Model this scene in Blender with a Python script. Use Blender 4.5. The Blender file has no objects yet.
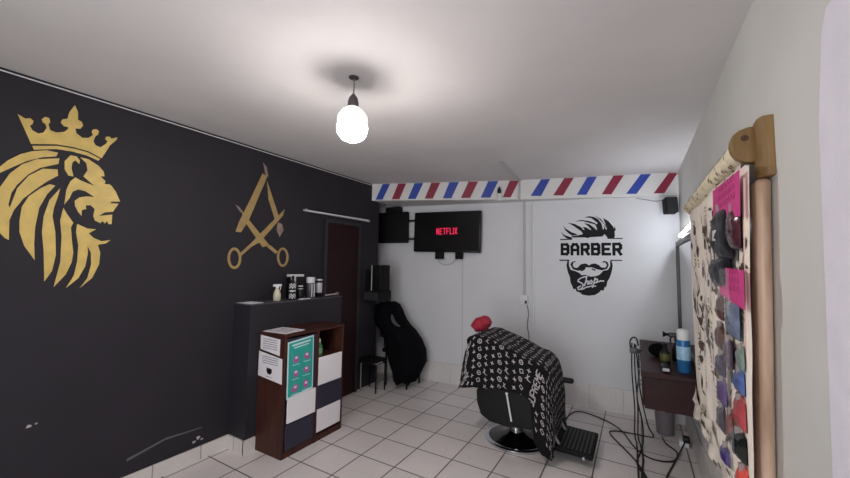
import bpy, bmesh, math, random
from math import sin, cos, pi, radians as R
from mathutils import Vector, Matrix, noise
random.seed(7)
scene = bpy.context.scene
COL = scene.collection
# ------------------------------------------------------------------ materials
def s2l(c):
    return tuple(((v/255)/12.92 if v/255 <= .04045 else ((v/255+.055)/1.055)**2.4) for v in c)
_M = {}; _ORG = {}
def mat(name, rgb, rough=.6, metal=0., var=0., vscale=8., bump=0., bscale=40., spec=.5, emit=0., coat=0., detail=4.):
    if name in _M: return _M[name]
    m = bpy.data.materials.new(name); m.use_nodes = True
    nt = m.node_tree; b = nt.nodes['Principled BSDF']
    c = s2l(rgb) + (1,)
    b.inputs['Base Color'].default_value = c
    b.inputs['Roughness'].default_value = rough
    b.inputs['Metallic'].default_value = metal
    b.inputs['Specular IOR Level'].default_value = spec
    b.inputs['Coat Weight'].default_value = coat
    if emit:
        b.inputs['Emission Color'].default_value = c
        b.inputs['Emission Strength'].default_value = emit
    tc = nt.nodes.new('ShaderNodeTexCoord')
    if var:
        n = nt.nodes.new('ShaderNodeTexNoise'); n.inputs['Scale'].default_value = vscale; n.inputs['Detail'].default_value = detail
        nt.links.new(tc.outputs['Object'], n.inputs['Vector'])
        r = nt.nodes.new('ShaderNodeMapRange')
        r.inputs['From Min'].default_value = .3; r.inputs['From Max'].default_value = .7
        r.inputs['To Min'].default_value = 1-var; r.inputs['To Max'].default_value = 1+var
        nt.links.new(n.outputs['Fac'], r.inputs['Value'])
        mx = nt.nodes.new('ShaderNodeVectorMath'); mx.operation = 'SCALE'
        mx.inputs[0].default_value = c[:3]
        nt.links.new(r.outputs['Result'], mx.inputs['Scale'])
        nt.links.new(mx.outputs['Vector'], b.inputs['Base Color'])
    if bump:
        n2 = nt.nodes.new('ShaderNodeTexNoise'); n2.inputs['Scale'].default_value = bscale; n2.inputs['Detail'].default_value = 5
        nt.links.new(tc.outputs['Object'], n2.inputs['Vector'])
        bp = nt.nodes.new('ShaderNodeBump'); bp.inputs['Strength'].default_value = bump; bp.inputs['Distance'].default_value = .01
        nt.links.new(n2.outputs['Fac'], bp.inputs['Height'])
        nt.links.new(bp.outputs['Normal'], b.inputs['Normal'])
    _M[name] = m
    return m

def wood(name, rgb, dark, rough=.5, axis=2, scale=6.):
    if name in _M: return _M[name]
    m = bpy.data.materials.new(name); m.use_nodes = True
    nt = m.node_tree; b = nt.nodes['Principled BSDF']; b.inputs['Roughness'].default_value = rough; b.inputs['Specular IOR Level'].default_value = .22
    tc = nt.nodes.new('ShaderNodeTexCoord'); mp = nt.nodes.new('ShaderNodeMapping')
    sc = [scale*5]*3; sc[axis] = scale*.5
    mp.inputs['Scale'].default_value = sc
    n = nt.nodes.new('ShaderNodeTexNoise'); n.inputs['Scale'].default_value = 1.; n.inputs['Detail'].default_value = 6
    cr = nt.nodes.new('ShaderNodeValToRGB')
    cr.color_ramp.elements[0].position = .3; cr.color_ramp.elements[0].color = s2l(dark)+(1,)
    cr.color_ramp.elements[1].position = .72; cr.color_ramp.elements[1].color = s2l(rgb)+(1,)
    L = nt.links.new
    L(tc.outputs['Object'], mp.inputs['Vector']); L(mp.outputs['Vector'], n.inputs['Vector']); L(n.outputs['Fac'], cr.inputs['Fac']); L(cr.outputs['Color'], b.inputs['Base Color'])
    _M[name] = m
    return m

def tile_mat(name, rgb, grout, size, x0, y0, gw, rough=.35, axes=('X', 'Y')):
    m = bpy.data.materials.new(name); m.use_nodes = True
    nt = m.node_tree; b = nt.nodes['Principled BSDF']; L = nt.links.new
    tc = nt.nodes.new('ShaderNodeTexCoord'); sp = nt.nodes.new('ShaderNodeSeparateXYZ')
    L(tc.outputs['Object'], sp.inputs['Vector'])
    def mth(op, a, bb=None):
        n = nt.nodes.new('ShaderNodeMath'); n.operation = op
        for i, v in enumerate((a, bb)):
            if v is None: continue
            if isinstance(v, (int, float)): n.inputs[i].default_value = v
            else: L(v, n.inputs[i])
        return n.outputs[0]
    ids = []; ds = []
    for ax, o in zip(axes, (x0, y0)):
        t = mth('DIVIDE', mth('SUBTRACT', sp.outputs[ax], o), size)
        fl = mth('FLOOR', t); fr = mth('SUBTRACT', t, fl)
        ds.append(mth('MULTIPLY', mth('SUBTRACT', .5, mth('ABSOLUTE', mth('SUBTRACT', fr, .5))), size))
        ids.append(fl)
    d = mth('MINIMUM', ds[0], ds[1])
    mr = nt.nodes.new('ShaderNodeMapRange'); mr.inputs['From Min'].default_value = gw*.35; mr.inputs['From Max'].default_value = gw*.8
    L(d, mr.inputs['Value'])
    cid = nt.nodes.new('ShaderNodeCombineXYZ'); L(ids[0], cid.inputs[0]); L(ids[1], cid.inputs[1])
    wn = nt.nodes.new('ShaderNodeTexWhiteNoise'); L(cid.outputs[0], wn.inputs['Vector'])
    # fine diagonal veining that turns from tile to tile
    ad = nt.nodes.new('ShaderNodeVectorMath'); ad.operation = 'ADD'
    sv = nt.nodes.new('ShaderNodeVectorMath'); sv.operation = 'SCALE'; sv.inputs['Scale'].default_value = 7.3
    L(cid.outputs[0], sv.inputs[0]); L(tc.outputs['Object'], ad.inputs[0]); L(sv.outputs[0], ad.inputs[1])
    mp = nt.nodes.new('ShaderNodeMapping'); mp.inputs['Scale'].default_value = (60, 9, 9); mp.inputs['Rotation'].default_value = (0, 0, .5)
    L(ad.outputs[0], mp.inputs['Vector'])
    nz = nt.nodes.new('ShaderNodeTexNoise'); nz.inputs['Scale'].default_value = 1; nz.inputs['Detail'].default_value = 5; L(mp.outputs[0], nz.inputs['Vector'])
    nz2 = nt.nodes.new('ShaderNodeTexNoise'); nz2.inputs['Scale'].default_value = 2.2; nz2.inputs['Detail'].default_value = 4; L(tc.outputs['Object'], nz2.inputs['Vector'])
    v = mth('ADD', mth('MULTIPLY', nz.outputs['Fac'], .18), mth('MULTIPLY', wn.outputs['Value'], .07))
    v = mth('ADD', v, mth('MULTIPLY', nz2.outputs['Fac'], .22))
    v = mth('ADD', v, .76)
    sc = nt.nodes.new('ShaderNodeVectorMath'); sc.operation = 'SCALE'; sc.inputs[0].default_value = s2l(rgb); L(v, sc.inputs['Scale'])
    mx = nt.nodes.new('ShaderNodeMix'); mx.data_type = 'RGBA'
    L(mr.outputs[0], mx.inputs['Factor']); mx.inputs['A'].default_value = s2l(grout)+(1,); L(sc.outputs[0], mx.inputs['B'])
    L(mx.outputs['Result'], b.inputs['Base Color'])
    b.inputs['Roughness'].default_value = rough
    bp = nt.nodes.new('ShaderNodeBump'); bp.inputs['Strength'].default_value = .4; bp.inputs['Distance'].default_value = .003
    L(mr.outputs[0], bp.inputs['Height']); L(bp.outputs[0], b.inputs['Normal'])
    return m

# ------------------------------------------------------------------ mesh builder
class MB:
    def __init__(s, frame=None):
        s.v = []; s.f = []; s.mi = []; s.sm = []; s.m = 0; s.frame = frame; s.smooth = False
    def add(s, vs, fs, smooth=None):
        o = len(s.v)
        for p in vs:
            p = Vector(p); s.v.append(s.frame @ p if s.frame else p)
        for f in fs:
            s.f.append(tuple(o+i for i in f)); s.mi.append(s.m); s.sm.append(s.smooth if smooth is None else smooth)
        return s
    def box(s, x0, x1, y0, y1, z0, z1, mx=None):
        vs = [(x, y, z) for x in (x0, x1) for y in (y0, y1) for z in (z0, z1)]
        if mx: vs = [mx @ Vector(p) for p in vs]
        return s.add(vs, [(0,1,3,2), (4,6,7,5), (0,4,5,1), (2,3,7,6), (0,2,6,4), (1,5,7,3)], False)
    def rbox(s, x0, x1, y0, y1, z0, z1, r=.02, n=3, mx=None):
        """box with all edges rounded"""
        bm = bmesh.new(); bmesh.ops.create_cube(bm, size=1)
        for v in bm.verts:
            v.co = Vector(((x0+x1)/2+v.co.x*(x1-x0), (y0+y1)/2+v.co.y*(y1-y0), (z0+z1)/2+v.co.z*(z1-z0)))
        r = min(r, .49*min(x1-x0, y1-y0, z1-z0))
        bmesh.ops.bevel(bm, geom=bm.edges[:], offset=r, segments=n, profile=.5, affect='EDGES', clamp_overlap=True)
        bm.verts.index_update()
        vs = [(mx @ v.co) if mx else v.co.copy() for v in bm.verts]
        s.add(vs, [[v.index for v in f.verts] for f in bm.faces], True); bm.free(); return s
    def prism(s, pts, axis, a, b, r=0):
        """polygon (2-D points) extruded along axis from a to b"""
        n = len(pts)
        def P(p, t):
            return {'x': (t, p[0], p[1]), 'y': (p[0], t, p[1]), 'z': (p[0], p[1], t)}[axis]
        vs = [P(p, a) for p in pts]+[P(p, b) for p in pts]
        fs = [(i, (i+1) % n, n+(i+1) % n, n+i) for i in range(n)]
        fs += [tuple(range(n))[::-1], tuple(range(n, 2*n))]
        return s.add(vs, fs, False)
    def lathe(s, prof, c, n=24, mx=None, axis='z', smooth=True):
        vs = []; fs = []
        for r, z in prof:
            for k in range(n):
                a = 2*pi*k/n
                p = {'z': (r*cos(a), r*sin(a), z), 'x': (z, r*cos(a), r*sin(a)), 'y': (r*cos(a), z, r*sin(a))}[axis]
                vs.append(Vector(p))
        for j in range(len(prof)-1):
            for k in range(n):
                fs.append((j*n+k, j*n+(k+1) % n, (j+1)*n+(k+1) % n, (j+1)*n+k))
        fs.append(tuple(range(n))[::-1]); fs.append(tuple((len(prof)-1)*n+k for k in range(n)))
        if mx: vs = [mx @ v for v in vs]
        c = Vector(c)
        return s.add([v+c for v in vs], fs, smooth)
    def tube(s, pts, r, n=8, smoothpath=0, closed=False):
        P = [Vector(p) for p in pts]
        if smoothpath:
            Q = []; rr0 = r if isinstance(r, (list, tuple)) else None; RQ = []
            m = len(P)
            for i in range(m-1):
                p0 = P[max(i-1, 0)]; p1 = P[i]; p2 = P[i+1]; p3 = P[min(i+2, m-1)]
                for k in range(smoothpath):
                    t = k/smoothpath
                    if rr0: RQ.append(rr0[i]+(rr0[i+1]-rr0[i])*t)
                    Q.append(.5*((2*p1)+(p2-p0)*t+(2*p0-5*p1+4*p2-p3)*t*t+(3*p1-p0-3*p2+p3)*t**3))
            Q.append(P[-1]); P = Q
            if rr0: r = RQ+[rr0[-1]]
        vs = []; fs = []; up = Vector((.13, .31, .94)).normalized()
        m = len(P)
        for i, p in enumerate(P):
            if closed: t = P[(i+1) % m]-P[i-1]
            else: t = P[min(i+1, m-1)]-P[max(i-1, 0)]
            if t.length < 1e-9: t = Vector((0, 0, 1))
            t.normalize()
            a = t.cross(up)
            if a.length < .05: a = t.cross(Vector((1, 0, 0)))
            a.normalize(); b = t.cross(a); b.normalize()
            rr = r[i] if isinstance(r, (list, tuple)) else r
            for k in range(n):
                q = 2*pi*k/n; vs.append(p+a*(cos(q)*rr)+b*(sin(q)*rr))
        for i in range(m if closed else m-1):
            j = (i+1) % m
            for k in range(n):
                fs.append((i*n+k, i*n+(k+1) % n, j*n+(k+1) % n, j*n+k))
        if not closed:
            fs.append(tuple(range(n))[::-1]); fs.append(tuple((m-1)*n+k for k in range(n)))
        return s.add(vs, fs, True)
    def loft(s, rings, cap=True, smooth=True):
        n = len(rings[0]); vs = [p for r in rings for p in r]; fs = []
        for j in range(len(rings)-1):
            for k in range(n):
                fs.append((j*n+k, j*n+(k+1) % n, (j+1)*n+(k+1) % n, (j+1)*n+k))
        if cap:
            fs.append(tuple(range(n))[::-1]); fs.append(tuple((len(rings)-1)*n+k for k in range(n)))
        return s.add(vs, fs, smooth)
    def grid(s, rows, smooth=True):
        n = len(rows[0]); vs = [p for r in rows for p in r]
        fs = [(j*n+k, j*n+k+1, (j+1)*n+k+1, (j+1)*n+k) for j in range(len(rows)-1) for k in range(n-1)]
        return s.add(vs, fs, smooth)
    def blob(s, c, rx, ry, rz, seg=14, rings=8, amp=0., seed=0, mx=None, k=2.):
        """rounded lump; k > 2 squarer"""
        vs = []; fs = []
        def sp(t): return math.copysign(abs(t)**(2/k), t)
        for j in range(rings+1):
            th = pi*j/rings
            for i in range(seg):
                ph = 2*pi*i/seg
                d = Vector((sp(sin(th))*sp(cos(ph)), sp(sin(th))*sp(sin(ph)), sp(cos(th))))
                if amp: d *= 1+amp*noise.noise(d*2.3+Vector((seed, seed*.7, 0)))
                p = Vector((d.x*rx, d.y*ry, d.z*rz))
                vs.append((mx @ p if mx else p)+Vector(c))
        for j in range(rings):
            for i in range(seg):
                fs.append((j*seg+i, (j+1)*seg+i, (j+1)*seg+(i+1) % seg, j*seg+(i+1) % seg))
        return s.add(vs, fs, True)
    def flat(s, pts, fn, depth):
        """concave polygon in a plane: fn(u, v, off) -> point; a thin slab of given depth"""
        n = len(pts)
        vs = [fn(u, v, depth) for u, v in pts]+[fn(u, v, .0003) for u, v in pts]
        fs = [tuple(range(n))]+[(i, (i+1) % n, n+(i+1) % n, n+i) for i in range(n)]
        return s.add(vs, fs, False)
    def stroke(s, pts, w, fn, depth, ext=True):
        for i in range(len(pts)-1):
            (x0, y0), (x1, y1) = pts[i], pts[i+1]
            L = math.hypot(x1-x0, y1-y0) or 1e-6
            dx, dy = (x1-x0)/L*w/2, (y1-y0)/L*w/2
            e = 1 if ext else 0
            s.flat([(x0-dx*e-dy, y0-dy*e+dx), (x0-dx*e+dy, y0-dy*e-dx), (x1+dx*e+dy, y1+dy*e-dx), (x1+dx*e-dy, y1+dy*e+dx)], fn, depth)
        return s
    def build(s, name, mats, parent=None, bevel=0, kind=None, solid=0, sub=0, label=None):
        me = bpy.data.meshes.new(name)
        if parent is not None: org = _ORG[parent.name]
        else:
            xs = [v.x for v in s.v]; ys = [v.y for v in s.v]; zs = [v.z for v in s.v]
            org = ((min(xs)+max(xs))/2, (min(ys)+max(ys))/2, min(zs))
            if kind == 'structure': org = (0, 0, 0)
        O = Vector(org)
        me.from_pydata([v-O for v in s.v], [], s.f)
        if not isinstance(mats, (list, tuple)): mats = [mats]
        for m in mats: me.materials.append(m)
        for p, i, q in zip(me.polygons, s.mi, s.sm): p.material_index = min(i, len(mats)-1); p.use_smooth = q
        me.update()
        bm = bmesh.new(); bm.from_mesh(me)
        big = [f for f in bm.faces if len(f.verts) > 4]
        if big: bmesh.ops.triangulate(bm, faces=big)
        bmesh.ops.recalc_face_normals(bm, faces=bm.faces[:])
        bm.to_mesh(me); bm.free()
        try: me.set_sharp_from_angle(angle=R(50))
        except Exception: pass
        o = bpy.data.objects.new(name, me); COL.objects.link(o)
        if parent is not None: o.parent = parent; _ORG[o.name] = org
        else: o.location = O; _ORG[o.name] = org
        if sub:
            q = o.modifiers.new('sub', 'SUBSURF'); q.levels = sub; q.render_levels = sub
        if solid:
            q = o.modifiers.new('solid', 'SOLIDIFY'); q.thickness = solid; q.offset = 0
        if bevel:
            q = o.modifiers.new('bevel', 'BEVEL'); q.width = bevel; q.segments = 2; q.limit_method = 'ANGLE'; q.angle_limit = R(40)
        if kind: o['kind'] = kind
        if label: o['label'] = label
        return o

def tag(o, label, cat, group=None, kind=None):
    o['label'] = label; o['category'] = cat
    if group: o['group'] = group
    if kind: o['kind'] = kind
    return o
def thing(name, loc, label, cat, group=None):
    o = bpy.data.objects.new(name, None); COL.objects.link(o)
    o.empty_display_size = .05; o.location = loc; _ORG[o.name] = tuple(loc)
    return tag(o, label, cat, group)
def rot(c, ax, a):
    c = Vector(c)
    return Matrix.Translation(c) @ Matrix.Rotation(a, 4, ax) @ Matrix.Translation(-c)

# stroke alphabet on a unit box
GL = {
'A': [[(0,0),(0,.75),(.25,1),(.75,1),(1,.75),(1,0)], [(0,.42),(1,.42)]],
'B': [[(0,0),(0,1),(.8,1),(1,.85),(1,.62),(.82,.52),(0,.52)], [(.82,.52),(1,.4),(1,.15),(.8,0),(0,0)]],
'R': [[(0,0),(0,1),(.8,1),(1,.85),(1,.6),(.8,.46),(0,.46)], [(.55,.46),(1,0)]],
'E': [[(1,0),(0,0),(0,1),(1,1)], [(0,.5),(.8,.5)]],
'N': [[(0,0),(0,1),(1,0),(1,1)]],
'T': [[(0,1),(1,1)], [(.5,1),(.5,0)]],
'F': [[(0,0),(0,1),(1,1)], [(0,.5),(.8,.5)]],
'L': [[(0,1),(0,0),(1,0)]],
'I': [[(.5,0),(.5,1)]],
'X': [[(0,0),(1,1)], [(0,1),(1,0)]],
'S': [[(1,1),(0,1),(0,.52),(1,.48),(1,0),(0,0)]],
'U': [[(0,1),(0,0),(1,0),(1,1)]],
'P': [[(0,0),(0,1),(1,1),(1,.45),(0,.45)]],
'M': [[(0,0),(0,1),(.5,.4),(1,1),(1,0)]],
}
def word(mb, txt, x, y, w, h, gap, wt, fn, depth):
    for ch in txt:
        ww = w*.3 if ch == 'I' else w
        for st in GL[ch]:
            mb.stroke([(x+wt/2+p[0]*(ww-wt), y+wt/2+p[1]*(h-wt)) for p in st], wt, fn, depth)
        x += ww+gap
    return x
def scribble(mb, u0, u1, v, h, fn, depth, seed=0):
    """a line of small print"""
    rnd = random.Random(seed); u = u0
    while u < u1:
        l = rnd.uniform(.4, 1.6)*h*1.6
        mb.flat([(u, v), (min(u+l, u1), v), (min(u+l, u1), v+h), (u, v+h)], fn, depth); u += l+h*.7
# ---- outlines measured on the walls (metres along the wall, metres above the floor)
LION = [[(0.537, 2.358), (0.567, 2.343), (0.586, 2.352), (0.6, 2.34), (0.596, 2.318), (0.587, 2.31), (0.598, 2.286), (0.623, 2.274), (0.643, 2.286), (0.655, 2.317), (0.651, 2.337), (0.637, 2.347), (0.632, 2.363), (0.645, 2.382), (0.662, 2.38), (0.668, 2.36), (0.661, 2.341), (0.671, 2.31), (0.697, 2.304), (0.731, 2.32), (0.746, 2.342), (0.747, 2.355), (0.728, 2.354), (0.712, 2.371), (0.718, 2.393), (0.74, 2.405), (0.746, 2.449), (0.768, 2.501), (0.785, 2.464), (0.788, 2.416), (0.807, 2.408), (0.814, 2.387), (0.802, 2.363), (0.779, 2.357), (0.786, 2.329), (0.815, 2.309), (0.844, 2.318), (0.864, 2.342), (0.857, 2.362), (0.86, 2.376), (0.877, 2.387), (0.892, 2.378), (0.889, 2.354), (0.876, 2.337), (0.869, 2.304), (0.881, 2.281), (0.906, 2.275), (0.93, 2.303), (0.94, 2.326), (0.926, 2.335), (0.93, 2.353), (0.948, 2.359), (0.959, 2.349), (0.988, 2.368), (0.986, 2.35), (0.954, 2.303), (0.916, 2.205), (0.849, 2.233), (0.782, 2.239), (0.702, 2.234), (0.599, 2.205)], [(0.604, 2.195), (0.706, 2.225), (0.783, 2.23), (0.849, 2.224), (0.908, 2.199), (0.901, 2.185), (0.841, 2.204), (0.775, 2.21), (0.703, 2.205), (0.612, 2.175)], [(0.449, 1.939), (0.492, 2.047), (0.518, 2.088), (0.561, 2.134), (0.606, 2.164), (0.662, 2.186), (0.712, 2.185), (0.706, 2.161), (0.648, 2.14), (0.586, 2.1), (0.535, 2.052), (0.494, 2.012)], [(0.767, 2.184), (0.795, 2.185), (0.812, 2.164), (0.811, 2.141), (0.792, 2.159), (0.779, 2.143), (0.777, 2.105), (0.789, 2.057), (0.766, 2.058), (0.747, 2.092), (0.744, 2.141)], [(0.467, 1.859), (0.505, 1.95), (0.53, 2.018), (0.572, 2.079), (0.625, 2.122), (0.72, 2.153), (0.718, 2.118), (0.644, 2.076), (0.599, 2.027), (0.56, 1.959), (0.542, 1.91), (0.535, 1.844), (0.541, 1.826), (0.562, 1.94), (0.601, 2.02), (0.654, 2.073), (0.716, 2.084), (0.721, 2.047), (0.677, 2.003), (0.629, 1.942), (0.588, 1.885), (0.557, 1.815), (0.544, 1.756), (0.549, 1.648), (0.533, 1.659), (0.515, 1.683), (0.478, 1.748)], [(0.609, 1.902), (0.652, 1.957), (0.688, 1.988), (0.713, 1.985), (0.682, 1.928), (0.654, 1.842), (0.645, 1.727), (0.647, 1.634), (0.655, 1.539), (0.609, 1.619), (0.586, 1.695), (0.582, 1.76), (0.586, 1.839)], [(0.735, 1.973), (0.694, 1.896), (0.676, 1.798), (0.674, 1.703), (0.688, 1.596), (0.702, 1.415), (0.73, 1.475), (0.741, 1.571), (0.73, 1.708), (0.712, 1.802), (0.716, 1.858), (0.727, 1.915)], [(0.756, 1.857), (0.747, 1.779), (0.759, 1.682), (0.763, 1.53), (0.743, 1.38), (0.791, 1.454), (0.814, 1.531), (0.817, 1.587), (0.805, 1.672), (0.797, 1.742), (0.806, 1.771), (0.773, 1.824)], [(0.824, 1.766), (0.822, 1.715), (0.838, 1.631), (0.838, 1.531), (0.828, 1.446), (0.798, 1.373), (0.85, 1.431), (0.878, 1.503), (0.886, 1.59), (0.881, 1.633), (0.9, 1.59), (0.906, 1.517), (0.893, 1.43), (0.861, 1.37), (0.916, 1.43), (0.945, 1.518), (0.946, 1.592), (0.931, 1.643), (0.971, 1.653), (0.994, 1.677), (0.947, 1.666), (0.906, 1.686), (0.882, 1.713), (0.917, 1.741), (0.874, 1.742)], [(0.813, 2.184), (0.852, 2.182), (0.904, 2.152), (0.931, 2.122), (0.938, 2.091), (0.918, 2.086), (0.945, 2.059), (0.941, 2.041), (0.967, 2.043), (0.978, 2.035), (1.002, 2.001), (1.03, 1.938), (0.984, 1.931), (0.977, 1.919), (1.022, 1.923), (0.995, 1.865), (0.953, 1.855), (0.926, 1.829), (0.993, 1.846), (0.993, 1.783), (0.978, 1.78), (0.968, 1.801), (0.958, 1.783), (0.945, 1.798), (0.936, 1.783), (0.907, 1.797), (0.897, 1.825), (0.902, 1.87), (0.882, 1.891), (0.856, 1.887), (0.861, 1.865), (0.84, 1.854), (0.841, 1.818), (0.824, 1.842), (0.807, 1.878), (0.804, 1.907), (0.824, 1.932), (0.856, 1.944), (0.895, 1.947), (0.849, 1.977), (0.816, 1.981), (0.791, 1.962), (0.778, 1.917), (0.759, 1.878), (0.762, 1.964), (0.768, 1.991), (0.777, 2.024), (0.798, 2.053), (0.822, 2.04), (0.862, 2.027), (0.892, 2.018), (0.86, 2.045), (0.835, 2.068), (0.852, 2.11), (0.844, 2.154)]]
RAZOR = [[(2.079, 2.37), (2.13, 2.35), (1.964, 1.917), (1.897, 1.804), (1.846, 1.805), (1.874, 1.894), (1.98, 2.132)], [(2.129, 2.31), (2.162, 2.242), (2.287, 1.966), (2.238, 1.945), (2.156, 2.135)], [(1.886, 2.005), (1.942, 1.946), (2.187, 1.705), (2.115, 1.684), (1.925, 1.905)], [(2.339, 2.069), (2.323, 2.006), (2.084, 1.728), (2.004, 1.683), (1.903, 1.591), (1.887, 1.61), (2.002, 1.72), (2.168, 1.895)], [(2.157, 1.717), (2.196, 1.706), (2.281, 1.649), (2.258, 1.627), (2.167, 1.686)], [(1.912, 1.577), (1.911, 1.55), (1.905, 1.526), (1.894, 1.506), (1.879, 1.491), (1.863, 1.484), (1.845, 1.484), (1.828, 1.491), (1.813, 1.505), (1.8, 1.525), (1.792, 1.548), (1.788, 1.574), (1.789, 1.6), (1.795, 1.624), (1.805, 1.644), (1.819, 1.659), (1.835, 1.667), (1.853, 1.668), (1.87, 1.661), (1.886, 1.647), (1.899, 1.627), (1.908, 1.603), (1.912, 1.577), (1.889, 1.576), (1.886, 1.596), (1.881, 1.615), (1.872, 1.63), (1.862, 1.641), (1.851, 1.646), (1.84, 1.646), (1.829, 1.64), (1.82, 1.628), (1.814, 1.613), (1.81, 1.594), (1.81, 1.575), (1.813, 1.555), (1.818, 1.537), (1.826, 1.521), (1.836, 1.511), (1.847, 1.505), (1.858, 1.505), (1.869, 1.511), (1.878, 1.522), (1.885, 1.537), (1.888, 1.556), (1.889, 1.576)], [(2.409, 1.599), (2.407, 1.571), (2.4, 1.546), (2.389, 1.526), (2.373, 1.511), (2.355, 1.503), (2.336, 1.503), (2.317, 1.511), (2.301, 1.525), (2.287, 1.545), (2.279, 1.569), (2.275, 1.595), (2.276, 1.622), (2.282, 1.646), (2.293, 1.667), (2.309, 1.682), (2.326, 1.69), (2.345, 1.691), (2.364, 1.684), (2.381, 1.67), (2.395, 1.65), (2.405, 1.626), (2.409, 1.599), (2.383, 1.598), (2.38, 1.619), (2.374, 1.638), (2.365, 1.653), (2.355, 1.664), (2.343, 1.669), (2.331, 1.669), (2.32, 1.663), (2.311, 1.651), (2.304, 1.635), (2.3, 1.616), (2.299, 1.596), (2.302, 1.576), (2.308, 1.557), (2.316, 1.542), (2.327, 1.53), (2.338, 1.525), (2.35, 1.525), (2.361, 1.531), (2.371, 1.542), (2.378, 1.558), (2.382, 1.577), (2.383, 1.598)]]
RAZOR_TIPS = [[(2.079, 2.475), (2.119, 2.44), (2.141, 2.357), (2.11, 2.343), (2.1, 2.409)], [(2.267, 1.932), (2.315, 1.921), (2.337, 1.863), (2.296, 1.792), (2.258, 1.856)], [(1.834, 2.039), (1.865, 2.027), (1.897, 1.995), (1.883, 1.978)]]
BARBER_FACE = [[(2.363, 1.9), (2.4381, 1.907), (2.4882, 1.919), (2.4752, 1.946), (2.4401, 1.991), (2.402, 2.006), (2.4401, 2.0), (2.4842, 1.971), (2.5082, 1.97), (2.4842, 2.0), (2.5193, 1.998), (2.5694, 1.964), (2.5784, 1.962), (2.5433, 2.009), (2.5002, 2.046), (2.5583, 2.03), (2.6135, 1.98), (2.6315, 1.96), (2.6345, 1.979), (2.6145, 2.028), (2.5783, 2.04), (2.6355, 2.027), (2.6405, 2.043), (2.5934, 2.085), (2.5694, 2.108), (2.6004, 2.114), (2.6475, 2.085), (2.6816, 2.031), (2.6936, 1.965), (2.7057, 1.977), (2.6996, 2.017), (2.7267, 1.961), (2.7337, 1.974), (2.7136, 2.045), (2.6956, 2.096), (2.7498, 2.06), (2.7928, 2.0), (2.8048, 1.974), (2.8129, 2.003), (2.8199, 1.958), (2.8038, 1.932), (2.8149, 1.927), (2.8078, 1.911), (2.8129, 1.896), (2.8029, 1.87), (2.7387, 1.869), (2.7207, 1.901), (2.7047, 1.912), (2.6896, 1.888), (2.5654, 1.883), (2.5363, 1.873), (2.5072, 1.881), (2.378, 1.883)], [(2.2507, 1.958), (2.2868, 1.915), (2.3278, 1.899), (2.3729, 1.883), (2.3729, 1.861), (2.3169, 1.872), (2.2768, 1.906)], [(2.2777, 2.029), (2.3028, 1.989), (2.3689, 1.944), (2.4391, 1.915), (2.3729, 1.905), (2.3329, 1.934), (2.2978, 1.973)], [(2.3298, 2.055), (2.4, 2.041), (2.4691, 2.0), (2.4912, 1.971), (2.4862, 1.941), (2.4301, 1.985), (2.38, 2.025)], [(2.399, 2.065), (2.4712, 2.084), (2.5593, 2.065), (2.6165, 2.042), (2.6375, 2.019), (2.5583, 2.044), (2.4802, 2.071)], [(2.5032, 2.111), (2.5593, 2.123), (2.6084, 2.11), (2.5784, 2.101)], [(2.6034, 2.136), (2.6746, 2.086), (2.7207, 2.013), (2.7347, 1.971), (2.7037, 2.03), (2.6555, 2.089)], [(2.2417, 1.867), (2.3729, 1.869), (2.3729, 1.857), (2.2417, 1.855)], [(2.7367, 1.872), (2.885, 1.868), (2.885, 1.857), (2.7367, 1.861)], [(2.2326, 1.627), (2.3399, 1.628), (2.3399, 1.614), (2.2317, 1.612)], [(2.7637, 1.629), (2.875, 1.629), (2.875, 1.618), (2.7637, 1.617)], [(2.3509, 1.57), (2.366, 1.6), (2.396, 1.611), (2.415, 1.604), (2.385, 1.594), (2.3749, 1.564), (2.392, 1.537), (2.4251, 1.535), (2.4562, 1.572), (2.4942, 1.586), (2.5273, 1.581), (2.5453, 1.563), (2.5704, 1.581), (2.6074, 1.588), (2.6435, 1.571), (2.6746, 1.542), (2.7117, 1.543), (2.7267, 1.57), (2.7127, 1.598), (2.6705, 1.6), (2.7026, 1.617), (2.7347, 1.604), (2.7447, 1.57), (2.7267, 1.529), (2.6796, 1.511), (2.6275, 1.522), (2.5724, 1.544), (2.5443, 1.54), (2.5152, 1.543), (2.4862, 1.513), (2.4331, 1.502), (2.378, 1.517)], [(2.3088, 1.557), (2.3179, 1.613), (2.3349, 1.618), (2.3359, 1.558), (2.3539, 1.51), (2.406, 1.496), (2.4491, 1.474), (2.4631, 1.453), (2.5142, 1.457), (2.5573, 1.438), (2.6155, 1.446), (2.6525, 1.464), (2.6756, 1.491), (2.6846, 1.505), (2.7367, 1.52), (2.7578, 1.559), (2.7587, 1.618), (2.7728, 1.622), (2.7838, 1.565), (2.7718, 1.496), (2.7508, 1.429), (2.7287, 1.392), (2.7176, 1.334), (2.6996, 1.326), (2.6886, 1.287), (2.6656, 1.293), (2.6385, 1.261), (2.6014, 1.236), (2.5373, 1.225), (2.4732, 1.233), (2.4461, 1.257), (2.4101, 1.267), (2.404, 1.296), (2.381, 1.289), (2.3699, 1.32), (2.3499, 1.366), (2.3439, 1.426), (2.3219, 1.485)], [(2.4552, 1.506), (2.4882, 1.525), (2.5152, 1.535), (2.4992, 1.513), (2.4661, 1.495)], [(2.5694, 1.536), (2.6165, 1.516), (2.6054, 1.504), (2.5744, 1.52)]]
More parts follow.
